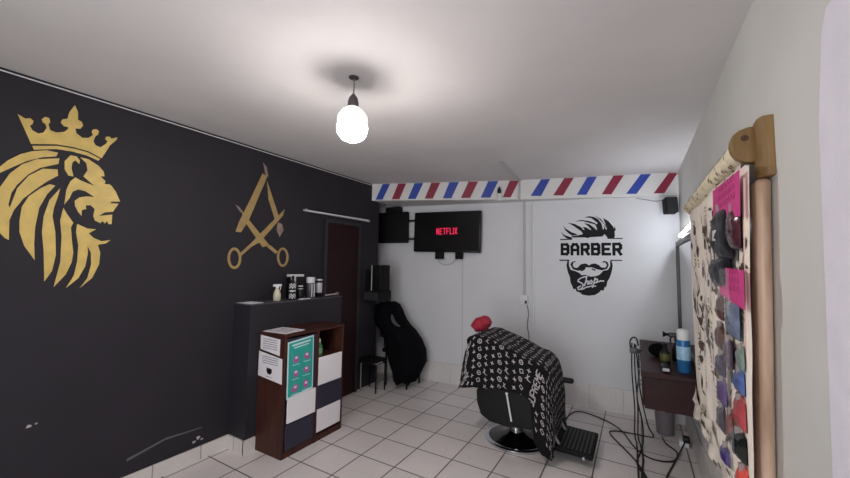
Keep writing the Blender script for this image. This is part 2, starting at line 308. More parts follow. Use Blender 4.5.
SHOP_STROKES = [[(2.5142, 1.437), (2.4922, 1.433), (2.4591, 1.42), (2.4341, 1.399), (2.4291, 1.381), (2.4641, 1.365), (2.4832, 1.348), (2.4772, 1.322), (2.4581, 1.294), (2.4331, 1.289), (2.4251, 1.31), (2.4531, 1.329)], [(2.5213, 1.443), (2.5132, 1.396), (2.4962, 1.336)], [(2.5022, 1.36), (2.5273, 1.39), (2.5363, 1.385), (2.5293, 1.352), (2.5483, 1.362)], [(2.5674, 1.398), (2.5513, 1.385), (2.5503, 1.36), (2.5674, 1.36), (2.5764, 1.386), (2.5674, 1.398)], [(2.6044, 1.422), (2.5934, 1.375), (2.5794, 1.322)], [(2.5994, 1.399), (2.6205, 1.417), (2.6305, 1.406), (2.6195, 1.376), (2.5984, 1.37)], [(2.6305, 1.382), (2.6616, 1.395), (2.6896, 1.394)], [(2.4742, 1.294), (2.5173, 1.32), (2.5714, 1.334), (2.6084, 1.335)]]
STRIPES = [[(-2.846, 2.594), (-2.747, 2.59), (-2.843, 2.384), (-2.935, 2.386)], [(-2.641, 2.591), (-2.536, 2.587), (-2.621, 2.381), (-2.721, 2.384)], [(-2.428, 2.588), (-2.318, 2.583), (-2.411, 2.379), (-2.512, 2.382)], [(-2.217, 2.584), (-2.105, 2.579), (-2.196, 2.376), (-2.297, 2.379)], [(-1.994, 2.58), (-1.879, 2.575), (-1.967, 2.373), (-2.072, 2.376)], [(-1.764, 2.576), (-1.651, 2.571), (-1.744, 2.37), (-1.854, 2.373)], [(-1.534, 2.571), (-1.418, 2.566), (-1.51, 2.366), (-1.621, 2.37)], [(-1.289, 2.565), (-1.177, 2.561), (-1.278, 2.363), (-1.368, 2.366)], [(-0.938, 2.566), (-0.839, 2.559), (-0.939, 2.364), (-1.055, 2.371)], [(-0.689, 2.563), (-0.589, 2.555), (-0.702, 2.358), (-0.809, 2.363)], [(-0.451, 2.559), (-0.355, 2.552), (-0.464, 2.351), (-0.562, 2.356)], [(-0.194, 2.554), (-0.094, 2.546), (-0.217, 2.343), (-0.311, 2.348)], [(0.062, 2.548), (0.157, 2.54), (0.02, 2.335), (-0.077, 2.341)], [(0.314, 2.541), (0.41, 2.534), (0.27, 2.327), (0.175, 2.332)]]
BULB, TUBE, DAY, WORLD = 205., 60., 56., .4
# ------------------------------------------------------------------ materials used
M_dark = mat('charcoal_paint', (42,39,45), .6, spec=.22, var=.06, vscale=3, bump=.06, bscale=30)
M_white = mat('white_wall_paint', (214,214,217), .6, var=.03, vscale=2, bump=.05, bscale=25)
M_right = mat('grey_white_wall_paint', (208,207,202), .65, var=.04, vscale=2.5, bump=.1, bscale=18)
M_ceil = mat('ceiling_plaster', (205,200,199), .8, var=.05, vscale=1.6, bump=.12, bscale=22)
M_rough = mat('lavender_white_plaster', (226,220,230), .8, var=.04, vscale=9, bump=.25, bscale=140)
M_gold = mat('gold_paint', (203,174,96), .5, var=.14, vscale=14, detail=6)
M_gold2 = mat('faded_gold_paint', (158,132,82), .5, var=.16, vscale=14)
M_gold3 = mat('worn_pale_paint', (140,120,110), .6, var=.2, vscale=20)
M_ink = mat('black_wall_vinyl', (11,10,15), .6, spec=.25)
M_beam = mat('beam_white_paint', (216,214,212), .6, var=.03, vscale=3)
M_blue = mat('stripe_blue', (38,66,158), .5, var=.06, vscale=10)
M_red = mat('stripe_red', (134,28,56), .5, var=.06, vscale=10)
M_black = mat('black_plastic', (11,10,12), .4, spec=.35)
M_blackm = mat('black_matte', (11,10,13), .7, var=.15, vscale=20, spec=.25)
M_blackcloth = mat('black_cloth', (8,7,11), .9, var=.2, vscale=12, spec=.1)
M_gloss = mat('black_gloss', (8,7,9), .15)
M_leather = mat('black_vinyl_upholstery', (10,9,11), .45, bump=.1, bscale=60, spec=.3)
M_chrome = mat('chrome', (205,205,210), .18, metal=1)
M_steel = mat('brushed_steel', (150,150,155), .35, metal=1)
M_wplast = mat('white_plastic', (222,222,222), .45)
M_paper = mat('white_paper', (226,222,226), .7, var=.02)
M_print = mat('grey_print', (95,92,100), .7)
M_navy = mat('navy_panel', (36,34,54), .5)
M_teal = mat('teal_print', (42,158,148), .5, var=.08, vscale=20)
M_teall = mat('pale_print', (196,220,222), .5)
M_pink = mat('magenta_print', (178,84,148), .5)
M_brown = wood('brown_wood', (76,42,33), (50,27,22), .45, 2)
M_desk = wood('dark_desk_wood', (56,28,27), (40,20,20), .45, 1)
M_maroon = wood('maroon_door_wood', (40,15,18), (28,10,13), .5, 2)
M_pine = wood('pale_pine', (212,182,160), (160,128,106), .3, 2, 5)
M_oak = wood('bracket_wood', (142,114,74), (112,86,54), .5, 2, 9)
M_cream = mat('cream_cotton', (252,240,226), .9, var=.07, vscale=9)
M_motif = mat('brown_fabric_print', (84,68,54), .9, var=.3, vscale=30)
M_motif2 = mat('olive_fabric_print', (128,112,80), .9, var=.2, vscale=30)
M_grey = mat('grey_pvc', (176,175,176), .5)

CZ = lambda x: 2.595-.0155*(x+3)          # the ceiling dips slightly to the right
# ------------------------------------------------------------------ setting
floor_m = tile_mat('floor_tiles', (218,210,208), (84,76,74), .32793, -2.2843, 3.3498, .009, .3)
MB().box(-3.8, .8, -1.6, 4.75, -.1, 0).build('floor', floor_m, kind='structure')
m = MB(); m.add([(x, y, CZ(x)+dz) for x in (-3.9, .8) for y in (-1.6, 4.9) for dz in (0, .12)], [(0,2,6,4), (1,5,7,3), (0,1,3,2), (4,6,7,5), (0,4,5,1), (2,3,7,6)]); m.build('ceiling', M_ceil, kind='structure')
wl = MB().box(-3.75, -2.987, -1.6, 3.85, 0, 2.62).build('wall_left', M_dark, kind='structure')
MB().box(-3.9, -3.75, 3.8, 4.75, 0, 2.62).build('wall_recess', M_dark, kind='structure')
ANG = math.atan2(.22, 3.4)
BWF = Matrix.Translation((-3, 4.28, 0)) @ Matrix.Rotation(ANG, 4, 'Z')
fB = lambda u, v, off: BWF @ Vector((u, -off, v))
fL = lambda y, z, off: Vector((-2.987+off, y, z))
m = MB(BWF); m.box(-.85, 3.75, 0, .15, 0, 2.7); m.build('wall_back', M_white, kind='structure')
# right wall with a doorway near the camera
m = MB(); m.box(.395, .55, 1.1, 4.6, 0, 2.62); m.box(.395, .55, -1.6, 1.1, 2.15, 2.62); m.box(.395, .55, -1.6, .25, 0, 2.15)
m.build('wall_right', M_right, kind='structure')
m = MB(); m.prism([(.25, .0), (1.285, .0), (1.255, 1.0), (1.21, 1.9), (1.17, 2.10), (1.14, 2.15), (.25, 2.15)], 'x', .388, .43)
m.build('door_2', M_rough, kind='structure')
m = MB(); m.box(-3.75, -1.5, -1.75, -1.6, 0, 2.62); m.box(-1.5, .1, -1.75, -1.6, 2.25, 2.62); m.box(.1, .55, -1.75, -1.6, 0, 2.62)
m.build('wall_front', M_white, kind='structure')
# low wall that juts out of the dark wall
M_lowtop = mat('worn_grey_ledge', (70,67,72), .6, var=.15, vscale=12)
m = MB(); m.box(-2.99, -2.76, 1.87, 2.94, 0, 1.185); m.m = 1; m.box(-2.99, -2.757, 1.867, 2.943, 1.185, 1.193)
m.build('wall_low', [M_dark, M_lowtop], kind='structure')
# baseboards: rows of cut floor tile
tb = tile_mat('baseboard_tiles', (206,200,196), (140,132,128), .32793, -2.2843, 3.3498, .006, .35, axes=('Y', 'X'))
MB().box(-2.99, -2.975, -1.6, 1.87, 0, .102).build('baseboard_left', tb, kind='structure')
m = MB(); m.box(-2.975, -2.75, 1.857, 1.872, 0, .108); m.box(-2.762, -2.747, 1.857, 1.962, 0, .108); m.build('baseboard_low', tb, kind='structure')
tb2 = tile_mat('back_baseboard_tiles', (216,212,210), (190,184,180), .32793, -.15, .255, .005, .35, axes=('X', 'Z'))
m = MB(BWF); m.box(-.85, 3.40, -.012, .01, 0, .255); m.build('baseboard_back', tb2, kind='structure')
MB().box(.383, .40, 1.75, 4.5, 0, .25).build('baseboard_right', tb, kind='structure')
# striped beam across the back corner
m = MB()
pf = [(-2.99, 3.69), (-1.17, 4.22), (.4, 4.49)]
pb = [(.4, 4.56), (-2.99, 4.36)]
m.prism(pf+pb, 'z', 2.365, 2.605); 
zb = {-2.99: 2.375, -1.17: 2.335, .4: 2.30}
vs = []
for (x, y) in pf: vs.append((x, y, zb[x]))
m = MB(); n3 = 3
top = [(x, y, 2.615) for x, y in pf]+[(x, y, 2.615) for x, y in pb]
bot = [(x, y, zb[x]) for x, y in pf]+[(.4, 4.56, 2.30), (-2.99, 4.36, 2.375)]
m.add(top+bot, [(0,1,6,5), (1,2,7,6), (2,3,8,7), (3,4,9,8), (4,0,5,9), (0,1,2,3,4), (9,8,7,6,5)], False)
def beam_fn(x, z, off):
    (x0, y0), (x1, y1) = (pf[0], pf[1]) if x < -1.17 else (pf[1], pf[2])
    d = Vector((x1-x0, y1-y0)).normalized()
    return Vector((x+d.y*off, y0+(x-x0)*(y1-y0)/(x1-x0)-d.x*off, z))
for i, q in enumerate(STRIPES):
    m.m = 1+(i % 2)
    q = [(min(x, .392), min(z, CZ(x)-.004)) for x, z in q]
    if i == 7: q = [(min(x, -1.185), z) for x, z in q]
    m.flat(q, beam_fn, .002)
m.build('trim_1', [M_beam, M_blue, M_red], kind='structure')
# dark red door in the left wall
m = MB(); m.box(-2.99, -2.966, 2.90, 3.42, 0, 2.0)
d1 = m.build('door_1', M_maroon, kind='structure')
m = MB(); m.box(-2.99, -2.955, 2.86, 2.90, 0, 2.04); m.box(-2.99, -2.955, 3.42, 3.46, 0, 2.04); m.box(-2.99, -2.955, 2.90, 3.42, 2.0, 2.04)
m.build('trim_2', mat('dark_door_frame', (38,34,40), .5), kind='structure')
# chips and scuffs on the dark wall
m = MB(); M_chip = mat('bare_plaster_chip', (176,170,170), .8)
for c, r in (((1.63, .17), .02), ((1.60, .15), .014), ((1.66, .15), .010), ((.69, .60), .012), ((.72, .605), .006)):
    m.flat([(c[0]+r*(1+.4*random.uniform(-1, 1))*cos(a*pi/4), c[1]+r*.7*(1+.5*random.uniform(-1, 1))*sin(a*pi/4)) for a in range(8)], fL, .0012)
m.build('paint_chips', M_chip, wl)
m = MB(); m.flat([(1.17, .195), (1.40, .245), (1.65, .235), (1.66, .242), (1.40, .258), (1.17, .212)], fL, .0015)
m.build('scuff_mark', mat('grey_scuff', (92,88,94), .6), wl)

# ------------------------------------------------------------------ murals
m = MB()
for p in LION: m.flat(p, fL, .0015)
tag(m.build('lion_mural', M_gold), 'large gold painted mural of a crowned lion head in profile on the dark wall', 'mural')
m = MB()
for i, p in enumerate(RAZOR): m.flat(p, fL, .0012+.0003*i)
m.m = 1
for p in RAZOR_TIPS: m.flat(p, fL, .0012)
tag(m.build('razor_mural', [M_gold2, M_gold3]), 'smaller gold painted mural of crossed razor and scissors on the dark wall', 'mural')
m = MB()
for p in BARBER_FACE: m.flat(p, fB, .0015)
word(m, 'BARBER', 2.247, 1.676, .0955, .142, .0115, .031, fB, .0015)
m.m = 1
for st in SHOP_STROKES: m.stroke(st, .0125, fB, .003)
tag(m.build('wall_logo', [M_ink, mat('logo_white', (222,222,226), .5)]), 'black wall sticker of a bearded face with quiff and the word BARBER', 'wall sticker')

# ------------------------------------------------------------------ white cable and rail on the left wall
m = MB(); m.tube([(-2.981, -1.55, 2.574), (-2.981, 1, 2.576), (-2.981, 2.4, 2.575), (-2.981, 3.67, 2.576)], .0042, 6)
tag(m.build('wall_cable', mat('white_cable', (206,202,202), .5)), 'thin white cable running along the top of the dark wall', 'cable')
t = thing('tube_lamp', (-2.96, 3.1, 2.09), 'unlit white tube lamp fixed over the dark red door', 'lamp')
m = MB(); m.tube([(-2.958, 2.60, 2.09), (-2.958, 3.60, 2.10)], .009, 10); m.build('tube', M_wplast, t)
m = MB(); m.box(-2.987, -2.968, 2.57, 3.64, 2.084, 2.102); m.build('batten', M_grey, t)
for y in (2.585, 3.595):
    m = MB(); m.box(-2.969, -2.946, y-.01, y+.01, 2.078, 2.106); m.build('end_cap', M_grey, t)

# ------------------------------------------------------------------ ceiling bulb
bx, by = -1.317, 1.445; zc = CZ(bx)
t = thing('hanging_bulb', (bx, by, 2.2), 'glowing bare bulb hanging from the ceiling on a short cord', 'lamp')
M_bulb = mat('bulb_glow', (255,250,246), .3, emit=1.)
M_bulb.node_tree.nodes['Principled BSDF'].inputs['Emission Strength'].default_value = BULB
m = MB(); m.lathe([(.004,2.207), (.03,2.211), (.055,2.222), (.073,2.244), (.081,2.268), (.082,2.290)], (bx, by, 0), 28); m.build('bulb_dome', M_bulb, t)
m = MB(); m.lathe([(.082,2.290), (.083,2.325), (.079,2.35), (.060,2.378), (.038,2.394), (.024,2.402)], (bx, by, 0), 28); m.build('bulb_housing', mat('housing_glow', (250,246,242), .4, emit=.7), t)  # housing shaped to shade the ceiling; its faint emission stands in for bloom
m = MB(); m.lathe([(.026,2.392), (.030,2.40), (.030,2.425), (.024,2.45), (.012,2.468), (.006,2.475)], (bx, by, 0), 20); m.build('socket', mat('grey_socket', (70,68,70), .5), t)
m = MB(); m.tube([(bx, by, 2.47), (bx+.004, by, 2.52), (bx, by, zc-.004)], .0045, 8); m.build('cord', mat('cord_grey', (120,116,114), .6), t)
m = MB(); m.lathe([(.028, zc+.01), (.028, zc-.004), (.020, zc-.009), (.006, zc-.012)], (bx, by, 0), 18); m.build('ceiling_cap', mat('dark_cap', (58,54,54), .6), t)

# ------------------------------------------------------------------ conduits and small things on the back wall
t = thing('wall_conduit', tuple(fB(1.832, 1.08, 0)), 'grey surface conduit running down the back wall from the ceiling to a socket', 'conduit')
m = MB(); m.tube([(-1.108, 3.29, CZ(-1.1)-.012), (-1.17, 4.18, CZ(-1.17)-.012), ], .012, 8); m.tube([(-1.175, 4.195, CZ(-1.17)-.01), (-1.178, 4.2, 2.33)], .012, 8); m.build('pipe', M_grey, t)
m = MB(BWF); m.box(1.82, 1.846, -.022, 0, 1.18, 2.40); m.build('pipe', M_grey, t)
m = MB(BWF); m.rbox(1.772, 1.872, -.045, 0, 1.085, 1.195, .006); m.build('socket_box', M_wplast, t)
m = MB(BWF); m.box(1.845, 1.866, -.062, -.044, 1.10, 1.135); m.build('plug', M_black, t)
m = MB(BWF); m.tube([fB_ for fB_ in [(1.86, -.02, 1.09), (1.88, -.02, .98), (1.865, -.02, .84), (1.885, -.02, .7), (1.87, -.02, .5)]], .005, 6, 4); 
tag(m.build('hanging_wire', mat('grey_wire', (120,118,120), .6)), 'thin grey wire dangling below the wall socket box', 'cable')
m = MB(BWF); m.tube([(1.936, -.012, .8), (1.936, -.012, 2.29)], .011, 8)
tag(m.build('wall_pipe', M_wplast), 'shorter white pipe fixed to the wall right of the conduit', 'pipe')
m = MB(BWF); m.tube([(1.02, -.012, 1.66), (1.037, -.008, 1.55), (1.037, -.008, .27)], .004, 6); 
tag(m.build('television_cable', mat('white_wire', (196,196,198), .5)), 'thin white cable running straight down the wall under the television', 'cable')

# television
t = thing('television', tuple(fB(.78, 1.7, 0)), 'black flat television on the back wall showing a red word', 'television')
rr = rot((.83, 0, 1.98), 'Y', R(1.1))
m = MB(BWF); m.rbox(.35, 1.308, -.105, -.06, 1.711, 2.252, .012, 2, rr); m.build('bezel', M_black, t)
m = MB(BWF); m.box(.366, 1.292, -.1075, -.104, 1.733, 2.236, rr); sc_ = m.build('screen', mat('screen_black', (9,8,10), .25), t)
m = MB(BWF); word(m, 'NETFLIX', .695, 1.946, .0405, .086, .0075, .0125, lambda u, v, o: Vector((u, -.108-o, v)), .001)
m.build('screen_text', mat('screen_red', (222,36,80), .5, emit=.75), sc_)
m = MB(BWF); m.box(.6, .97, -.06, 0, 1.85, 2.12); m.build('mount', M_blackm, t)
lab = {0: 'small black box under the left half of the television', 1: 'small black box under the right half of the television'}
for i, (a, b) in enumerate(((.665, .775), (.955, 1.05))):
    m = MB(BWF); m.rbox(a, b, -.085, -.02, 1.622, 1.722, .008, 2)
    tag(m.build('speaker_box', M_blackm), lab[i], 'box')
m = MB(BWF); m.tube([(.70, -.05, 1.63), (.72, -.05, 1.575), (.80, -.05, 1.545), (.88, -.05, 1.56), (.94, -.05, 1.60), (.98, -.05, 1.635)], .0045, 6, 5)
tag(m.build('looped_cable', M_grey), 'short grey cable looping between the two boxes under the television', 'cable')
# dark monitor left of the television
t = thing('monitor', tuple(fB(-.03, 1.86, 0)), 'black flat wall monitor left of the television', 'monitor')
m = MB(BWF); m.rbox(-.40, .24, -.10, -.045, 1.846, 2.285, .01, 2); m.build('panel', M_blackm, t)
m = MB(BWF); m.box(.225, .345, -.085, -.055, 2.14, 2.165); m.build('bracket_arm', M_black, t)
m = MB(BWF); m.box(.225, .345, -.085, -.055, 1.885, 1.91); m.build('bracket_arm', M_black, t)
m = MB(BWF); m.box(-.3, .1, -.045, 0, 1.95, 2.2); m.build('mount', M_blackm, t)
m = MB(BWF); m.rbox(-.12, .115, -.115, -.015, 2.286, 2.36, .008, 2)
tag(m.build('receiver_box', M_blackm), 'small black box sitting on top of the dark wall monitor', 'box')
m = MB(BWF); m.tube([(-.30, -.02, 2.28), (-.29, -.02, 2.38)], .006, 6)
tag(m.build('monitor_cable', M_grey), 'short pale cable rising from the left top of the dark monitor', 'cable')
# white cone fixture under the beam
t = thing('cone_fixture', tuple(fB(1.543, 2.36, .25)), 'small white cone fixture with a black top hanging in front of the striped beam', 'fixture')
c = beam_fn(-1.405, 2.42, .05)
m = MB(); m.lathe([(.036, 2.318), (.036, 2.335), (.022, 2.40), (.018, 2.405)], (c.x, c.y, 0), 18); m.build('cone', M_wplast, t)
m = MB(); m.lathe([(.019, 2.403), (.024, 2.42), (.024, 2.45), (.012, 2.47), (.010, 2.485)], (c.x, c.y, 0), 16); m.build('cap', M_black, t)
m = MB(); q = beam_fn(-1.405, 2.36, -.002); m.box(c.x-.01, c.x+.01, c.y-.005, q.y+.01, 2.405, 2.425); m.build('arm', M_grey, t)
# small speaker in the right corner
t = thing('corner_speaker', tuple(fB(3.31, 2.1, .05)), 'small black speaker high in the right corner below the striped beam', 'speaker')
mx = rot((3.31, -.09, 2.19), 'Z', R(12)) @ rot((3.31, -.09, 2.19), 'X', R(-8))
m = MB(BWF); m.rbox(3.262, 3.37, -.14, -.03, 2.105, 2.265, .01, 2, mx); m.build('cabinet', M_blackm, t)
m = MB(BWF); m.box(3.27, 3.362, -.144, -.139, 2.113, 2.257, mx); m.build('grille', mat('speaker_grille', (34,32,36), .8, bump=.5, bscale=220), t)
m = MB(BWF); m.box(3.29, 3.33, -.05, 0, 2.17, 2.21); m.build('wall_bracket', M_black, t)
m = MB(BWF); m.tube([(3.28, -.02, 2.262), (3.2, -.012, 2.25), (3.1, -.012, 2.275), (3.02, -.012, 2.294)], .004, 6, 4)
tag(m.build('speaker_wire', mat('dim_wire', (128,126,130), .6)), 'thin wire running along the wall to the small corner speaker', 'cable')

# ------------------------------------------------------------------ right wall: lamp, mirror, desk
t = thing('mirror_lamp', (.36, 3.7, 1.87), 'glowing white tube lamp above the mirror on the right wall', 'lamp')
m = MB(); m.tube([(.378, 3.3, 1.895), (.378, 4.34, 1.868)], .010, 10); m.build('tube', mat('tube_glow', (240,246,255), .4, emit=TUBE), t)
m = MB(); m.box(.384, .396, 3.28, 4.38, 1.865, 1.905); m.build('batten', M_grey, t)
t = thing('wall_mirror', (.385, 3.7, 1.05), 'large wall mirror with a dark frame over the desk', 'mirror')
m = MB()
for a in ((3.0, 4.40, 1.765, 1.81), (3.0, 4.40, .83, .875), (3.0, 3.045, .875, 1.765), (4.355, 4.40, .875, 1.765)): m.box(.346, .395, *a)
m.build('frame', mat('dark_frame', (44,38,38), .4), t, bevel=.004)
m = MB(); m.box(.36, .390, 3.04, 4.36, .87, 1.77); m.build('glass', mat('mirror_glass', (225,228,230), .03, metal=1), t)
t = thing('wall_desk', (.2, 3.7, .53), 'dark brown wooden desk with drawers fixed to the right wall', 'desk')
m = MB(); m.box(.012, .383, 3.10, 4.44, .765, .80); m.build('desktop', M_desk, t, bevel=.004)
m = MB(); m.box(.03, .383, 3.125, 4.43, .535, .766); m.build('drawer_case', wood('desk_case_wood', (54,25,26), (38,17,18), .45, 0), t, bevel=.003)
for k in range(3):
    y = 3.14+k*.43
    m = MB(); m.box(.018, .031, y, y+.415, .55, .755); d = m.build('drawer', M_desk, t, bevel=.003)
    m = MB(); m.tube([(.012, y+.15, .655), (.000, y+.17, .655), (.000, y+.25, .655), (.012, y+.27, .655)], .005, 6); m.build('handle', M_steel, d)
# on the desk
def bottle(name, c, prof, ms, label, cat, group=None, n=18):
    """ms: list of (part name, material, profile)"""
    t = thing(name, c, label, cat, group)
    for pn, mm, pr in ms:
        m = MB(); m.lathe([(r, c[2]+z) for r, z in pr], (c[0], c[1], 0), n); m.build(pn, mm, t)
    return t
bottle('shampoo_bottle', (.282, 3.25, .80), None, [
 ('body', mat('blue_bottle', (44,104,160), .25, var=.25, vscale=9), [(.036,.0), (.041,.006), (.041,.215), (.038,.23)]),
 ('label', mat('blue_bottle_label', (150,190,215), .4, var=.2, vscale=40), [(.0415,.09), (.042,.095), (.042,.18), (.0415,.185)]),
 ('cap', M_wplast, [(.036,.23), (.038,.236), (.038,.285), (.033,.303), (.018,.308)])], 'tall blue bottle with white cap on the desk', 'bottle')
# black trigger spray bottle
t = thing('trigger_sprayer', (.265, 3.6, .80), 'black trigger spray bottle with its nozzle pointing left on the desk', 'spray bottle')
c = (.272, 3.6, 0)
m = MB(); m.lathe([(.034,.80), (.038,.806), (.038,.89), (.026,.925), (.016,.945), (.015,.962)], c, 20); m.build('body', M_black, t)
m = MB(); m.rbox(.215, .305, 3.583, 3.617, .985, 1.022, .010, 3); m.lathe([(.018,.955), (.019,.965), (.017,.99)], c, 16); m.build('spray_head', mat('grey_black_plastic', (30,29,31), .4), t)
m = MB(); m.lathe([(.024,.176), (.022,.182), (.011,.198), (.012,.218)], (0, 3.6, 1.005), 14, axis='x'); m.build('nozzle', M_blackm, t)
m = MB(); m.tube([(.235, 3.6, .988), (.226, 3.6, .965), (.230, 3.6, .935)], .006, 8); m.build('trigger', M_black, t)
t = thing('small_bottle', (.18, 3.42, .80), 'small black bottle with an olive label on the desk', 'bottle')
c = (.18, 3.42, 0)
m = MB(); m.lathe([(.032,.80), (.035,.806), (.035,.89), (.02,.915), (.013,.92), (.013,.94)], c, 16); m.build('body', M_black, t)
m = MB(); m.lathe([(.0355,.83), (.036,.835), (.036,.88), (.0355,.885)], c, 16); m.build('label', mat('olive_label', (88,84,40), .5), t)
m = MB(); m.lathe([(.015,.935), (.015,.955), (.010,.96)], c, 14); m.build('cap', M_blackm, t)
m = MB(); m.blob((.145, 3.68, .855), .075, .06, .055, amp=.25, seed=3)
tag(m.build('neck_strip_pouch', M_blackcloth), 'rounded black pouch lying on the desk left of the trigger spray bottle', 'pouch')
t = thing('barber_clipper', (.17, 3.25, .80), 'dark hair clipper lying on the near part of the desk', 'clipper')
m = MB(); m.rbox(.145, .19, 3.16, 3.32, .80, .84, .015); m.build('body', M_black, t)
m = MB(); m.box(.147, .188, 3.145, 3.163, .812, .832); m.build('blade', M_steel, t)

# ------------------------------------------------------------------ cables by the desk
rnd = random.Random(5)
M_cab = mat('black_cable', (24,22,24), .5)
labels = ['black cable hanging outermost on the left of the desk bundle', 'black cable hanging straight down the middle of the desk bundle', 'black cable in the desk bundle that strays right near the floor', 'black cable hanging closest to the desk drawers']
paths = [
 [(-.05,3.86,.86), (-.055,3.85,.6), (-.04,3.84,.3), (-.045,3.82,.08), (-.03,3.75,.008), (-.025,3.45,.008), (-.02,3.1,.008), (-.03,2.7,.008)],
 [(-.03,3.84,.86), (-.03,3.84,.6), (-.015,3.83,.3), (-.02,3.82,.07), (.0,3.74,.008), (.015,3.5,.008), (.0,3.2,.008), (.02,2.7,.008)],
 [(-.02,3.9,.84), (-.005,3.9,.6), (.01,3.9,.4), (.06,3.95,.12), (.10,4.0,.01), (-.02,3.98,.008), (-.2,3.95,.008), (-.24,3.85,.008), (-.04,3.45,.008), (.05,3.1,.008), (.06,2.7,.008)],
 [(-.0,3.80,.78), (.0,3.8,.6), (-.02,3.8,.4), (.015,3.8,.2), (.02,3.78,.05), (.0,3.65,.008), (-.03,3.4,.008), (.03,3.15,.008), (-.01,2.7,.008)]]
for p, l in zip(paths, labels):
    m = MB(); m.tube(p, .0062, 6, 5)
    tag(m.build('hanging_cable', M_cab), l, 'cable', 'black cables hanging at the end of the desk')
t = thing('cable_adapter', (-.04, 3.86, .78), 'grey plug adapter with cables at the left end of the desk', 'adapter')
m = MB(); m.rbox(-.07, -.012, 3.83, 3.89, .77, .82, .01, 2); m.build('body', mat('grey_plastic', (96,92,94), .5), t)
m = MB(); m.tube([(-.06, 3.86, .8), (-.065, 3.86, .87), (-.04, 3.86, .91), (-.012, 3.86, .90), (.0, 3.86, .84)], .007, 6, 5); m.build('loop', M_cab, t)
m = MB(); m.box(-.014, .03, 3.84, 3.88, .775, .81); m.build('hook', M_black, t)
m = MB(); m.tube([(-.66,3.95,.008), (-.58,4.25,.008), (-.36,4.2,.008), (-.17,4.02,.008), (-.04,3.68,.008), (.08,3.55,.008), (.22,3.6,.008), (.26,3.78,.008), (.19,3.92,.008), (.17,4.05,.01)], .006, 6, 6)
tag(m.build('floor_cable', M_cab), 'long black cable snaking over the floor from chair to desk', 'cable')
t = thing('power_strip', (.33, 3.98, 0), 'white power outlet with a black plug on the floor by the right wall', 'power strip')
m = MB(); m.rbox(.29, .36, 3.93, 4.03, 0, .05, .008, 2); m.build('body', M_wplast, t)
m = MB(); m.rbox(.315, .365, 3.9, 3.96, .05, .10, .008, 2); m.build('plug', M_black, t)
m = MB(); m.tube([(.33, 3.92, .055), (.30, 3.85, .02), (.22, 3.55, .008), (.16, 3.3, .008), (.12, 3.0, .008), (.1, 2.7, .008)], .0065, 6, 5)
tag(m.build('plug_cord', M_cab), 'black cord leading from the floor outlet towards the viewer', 'cable')
t = thing('waste_bin', (.2, 4.15, 0), 'small dark grey waste bin on the floor under the desk', 'bin')
m = MB(); m.lathe([(.065,.0), (.07,.004), (.085,.24), (.088,.245), (.082,.247), (.068,.02)], (.2, 4.17, 0), 20); m.build('bucket', mat('grey_bin', (118,110,114), .6, bump=.3, bscale=90), t)
m = MB(); m.lathe([(.086,.238), (.090,.242), (.090,.25), (.084,.252)], (.2, 4.17, 0), 20); m.build('rim', M_black, t)
m = MB(); m.blob((.2, 4.17, .235), .078, .078, .04, amp=.4, seed=8); m.build('bag', M_blackcloth, t)

# ------------------------------------------------------------------ left ledge bottles
X = -2.87; Z = 1.193
t = thing('spray_bottle', (X, 2.205, Z), 'pale cream spray bottle standing apart on the dark ledge', 'spray bottle')
m = MB(); m.lathe([(.030,Z), (.034,Z+.006), (.034,Z+.05), (.026,Z+.085), (.014,Z+.11), (.013,Z+.122)], (X, 2.205, 0), 18); m.build('body', mat('cream_bottle', (196,192,168), .35), t)
m = MB(); m.rbox(X-.014, X+.014, 2.165, 2.245, Z+.128, Z+.152, .006, 2); m.lathe([(.014,Z+.118), (.015,Z+.13)], (X, 2.205, 0), 12); m.build('spray_head', M_wplast, t)
m = MB(); m.tube([(X, 2.232, Z+.13), (X, 2.24, Z+.115), (X, 2.236, Z+.095)], .004, 6); m.build('trigger', M_wplast, t)
# chequered bottle
t = thing('chequered_bottle', (X+.03, 2.352, Z), 'tall black bottle with two black and white chequered bands on the ledge', 'bottle')
cc = (X+.03, 2.352, 0)
m = MB(); m.lathe([(.028,Z), (.030,Z+.004), (.030,Z+.155), (.018,Z+.175), (.010,Z+.19)], cc, 20); m.build('body', M_black, t)
M_chk = mat('chequer_white', (206,204,206), .5)
for z0 in (Z+.012, Z+.108):
    m = MB()
    for j in range(4):
        for k in range(14):
            if (j+k) % 2: continue
            a0, a1 = 2*pi*k/14, 2*pi*(k+1)/14
            q = [Vector((cc[0]+.0308*cos(a), cc[1]+.0308*sin(a), z0+h)) for a, h in ((a0, j*.0115), (a1, j*.0115), (a1, (j+1)*.0115), (a0, (j+1)*.0115))]
            q2 = [Vector((cc[0]+.0295*cos(a), cc[1]+.0295*sin(a), z0+h)) for a, h in ((a0, j*.0115), (a1, j*.0115), (a1, (j+1)*.0115), (a0, (j+1)*.0115))]
            m.add(q+q2, [(0,1,2,3), (0,4,5,1), (1,5,6,2), (2,6,7,3), (3,7,4,0)], False)
    m.build('chequered_band', M_chk, t, label='black and white chequered band')
m = MB(); m.lathe([(.0305,Z+.078), (.0312,Z+.08), (.0312,Z+.088), (.0305,Z+.09)], cc, 20); m.build('band', M_chk, t, label='thin white band')
m = MB(); m.lathe([(.010,Z+.185), (.012,Z+.19), (.012,Z+.222), (.006,Z+.228)], cc, 14); m.build('cap', M_blackm, t)
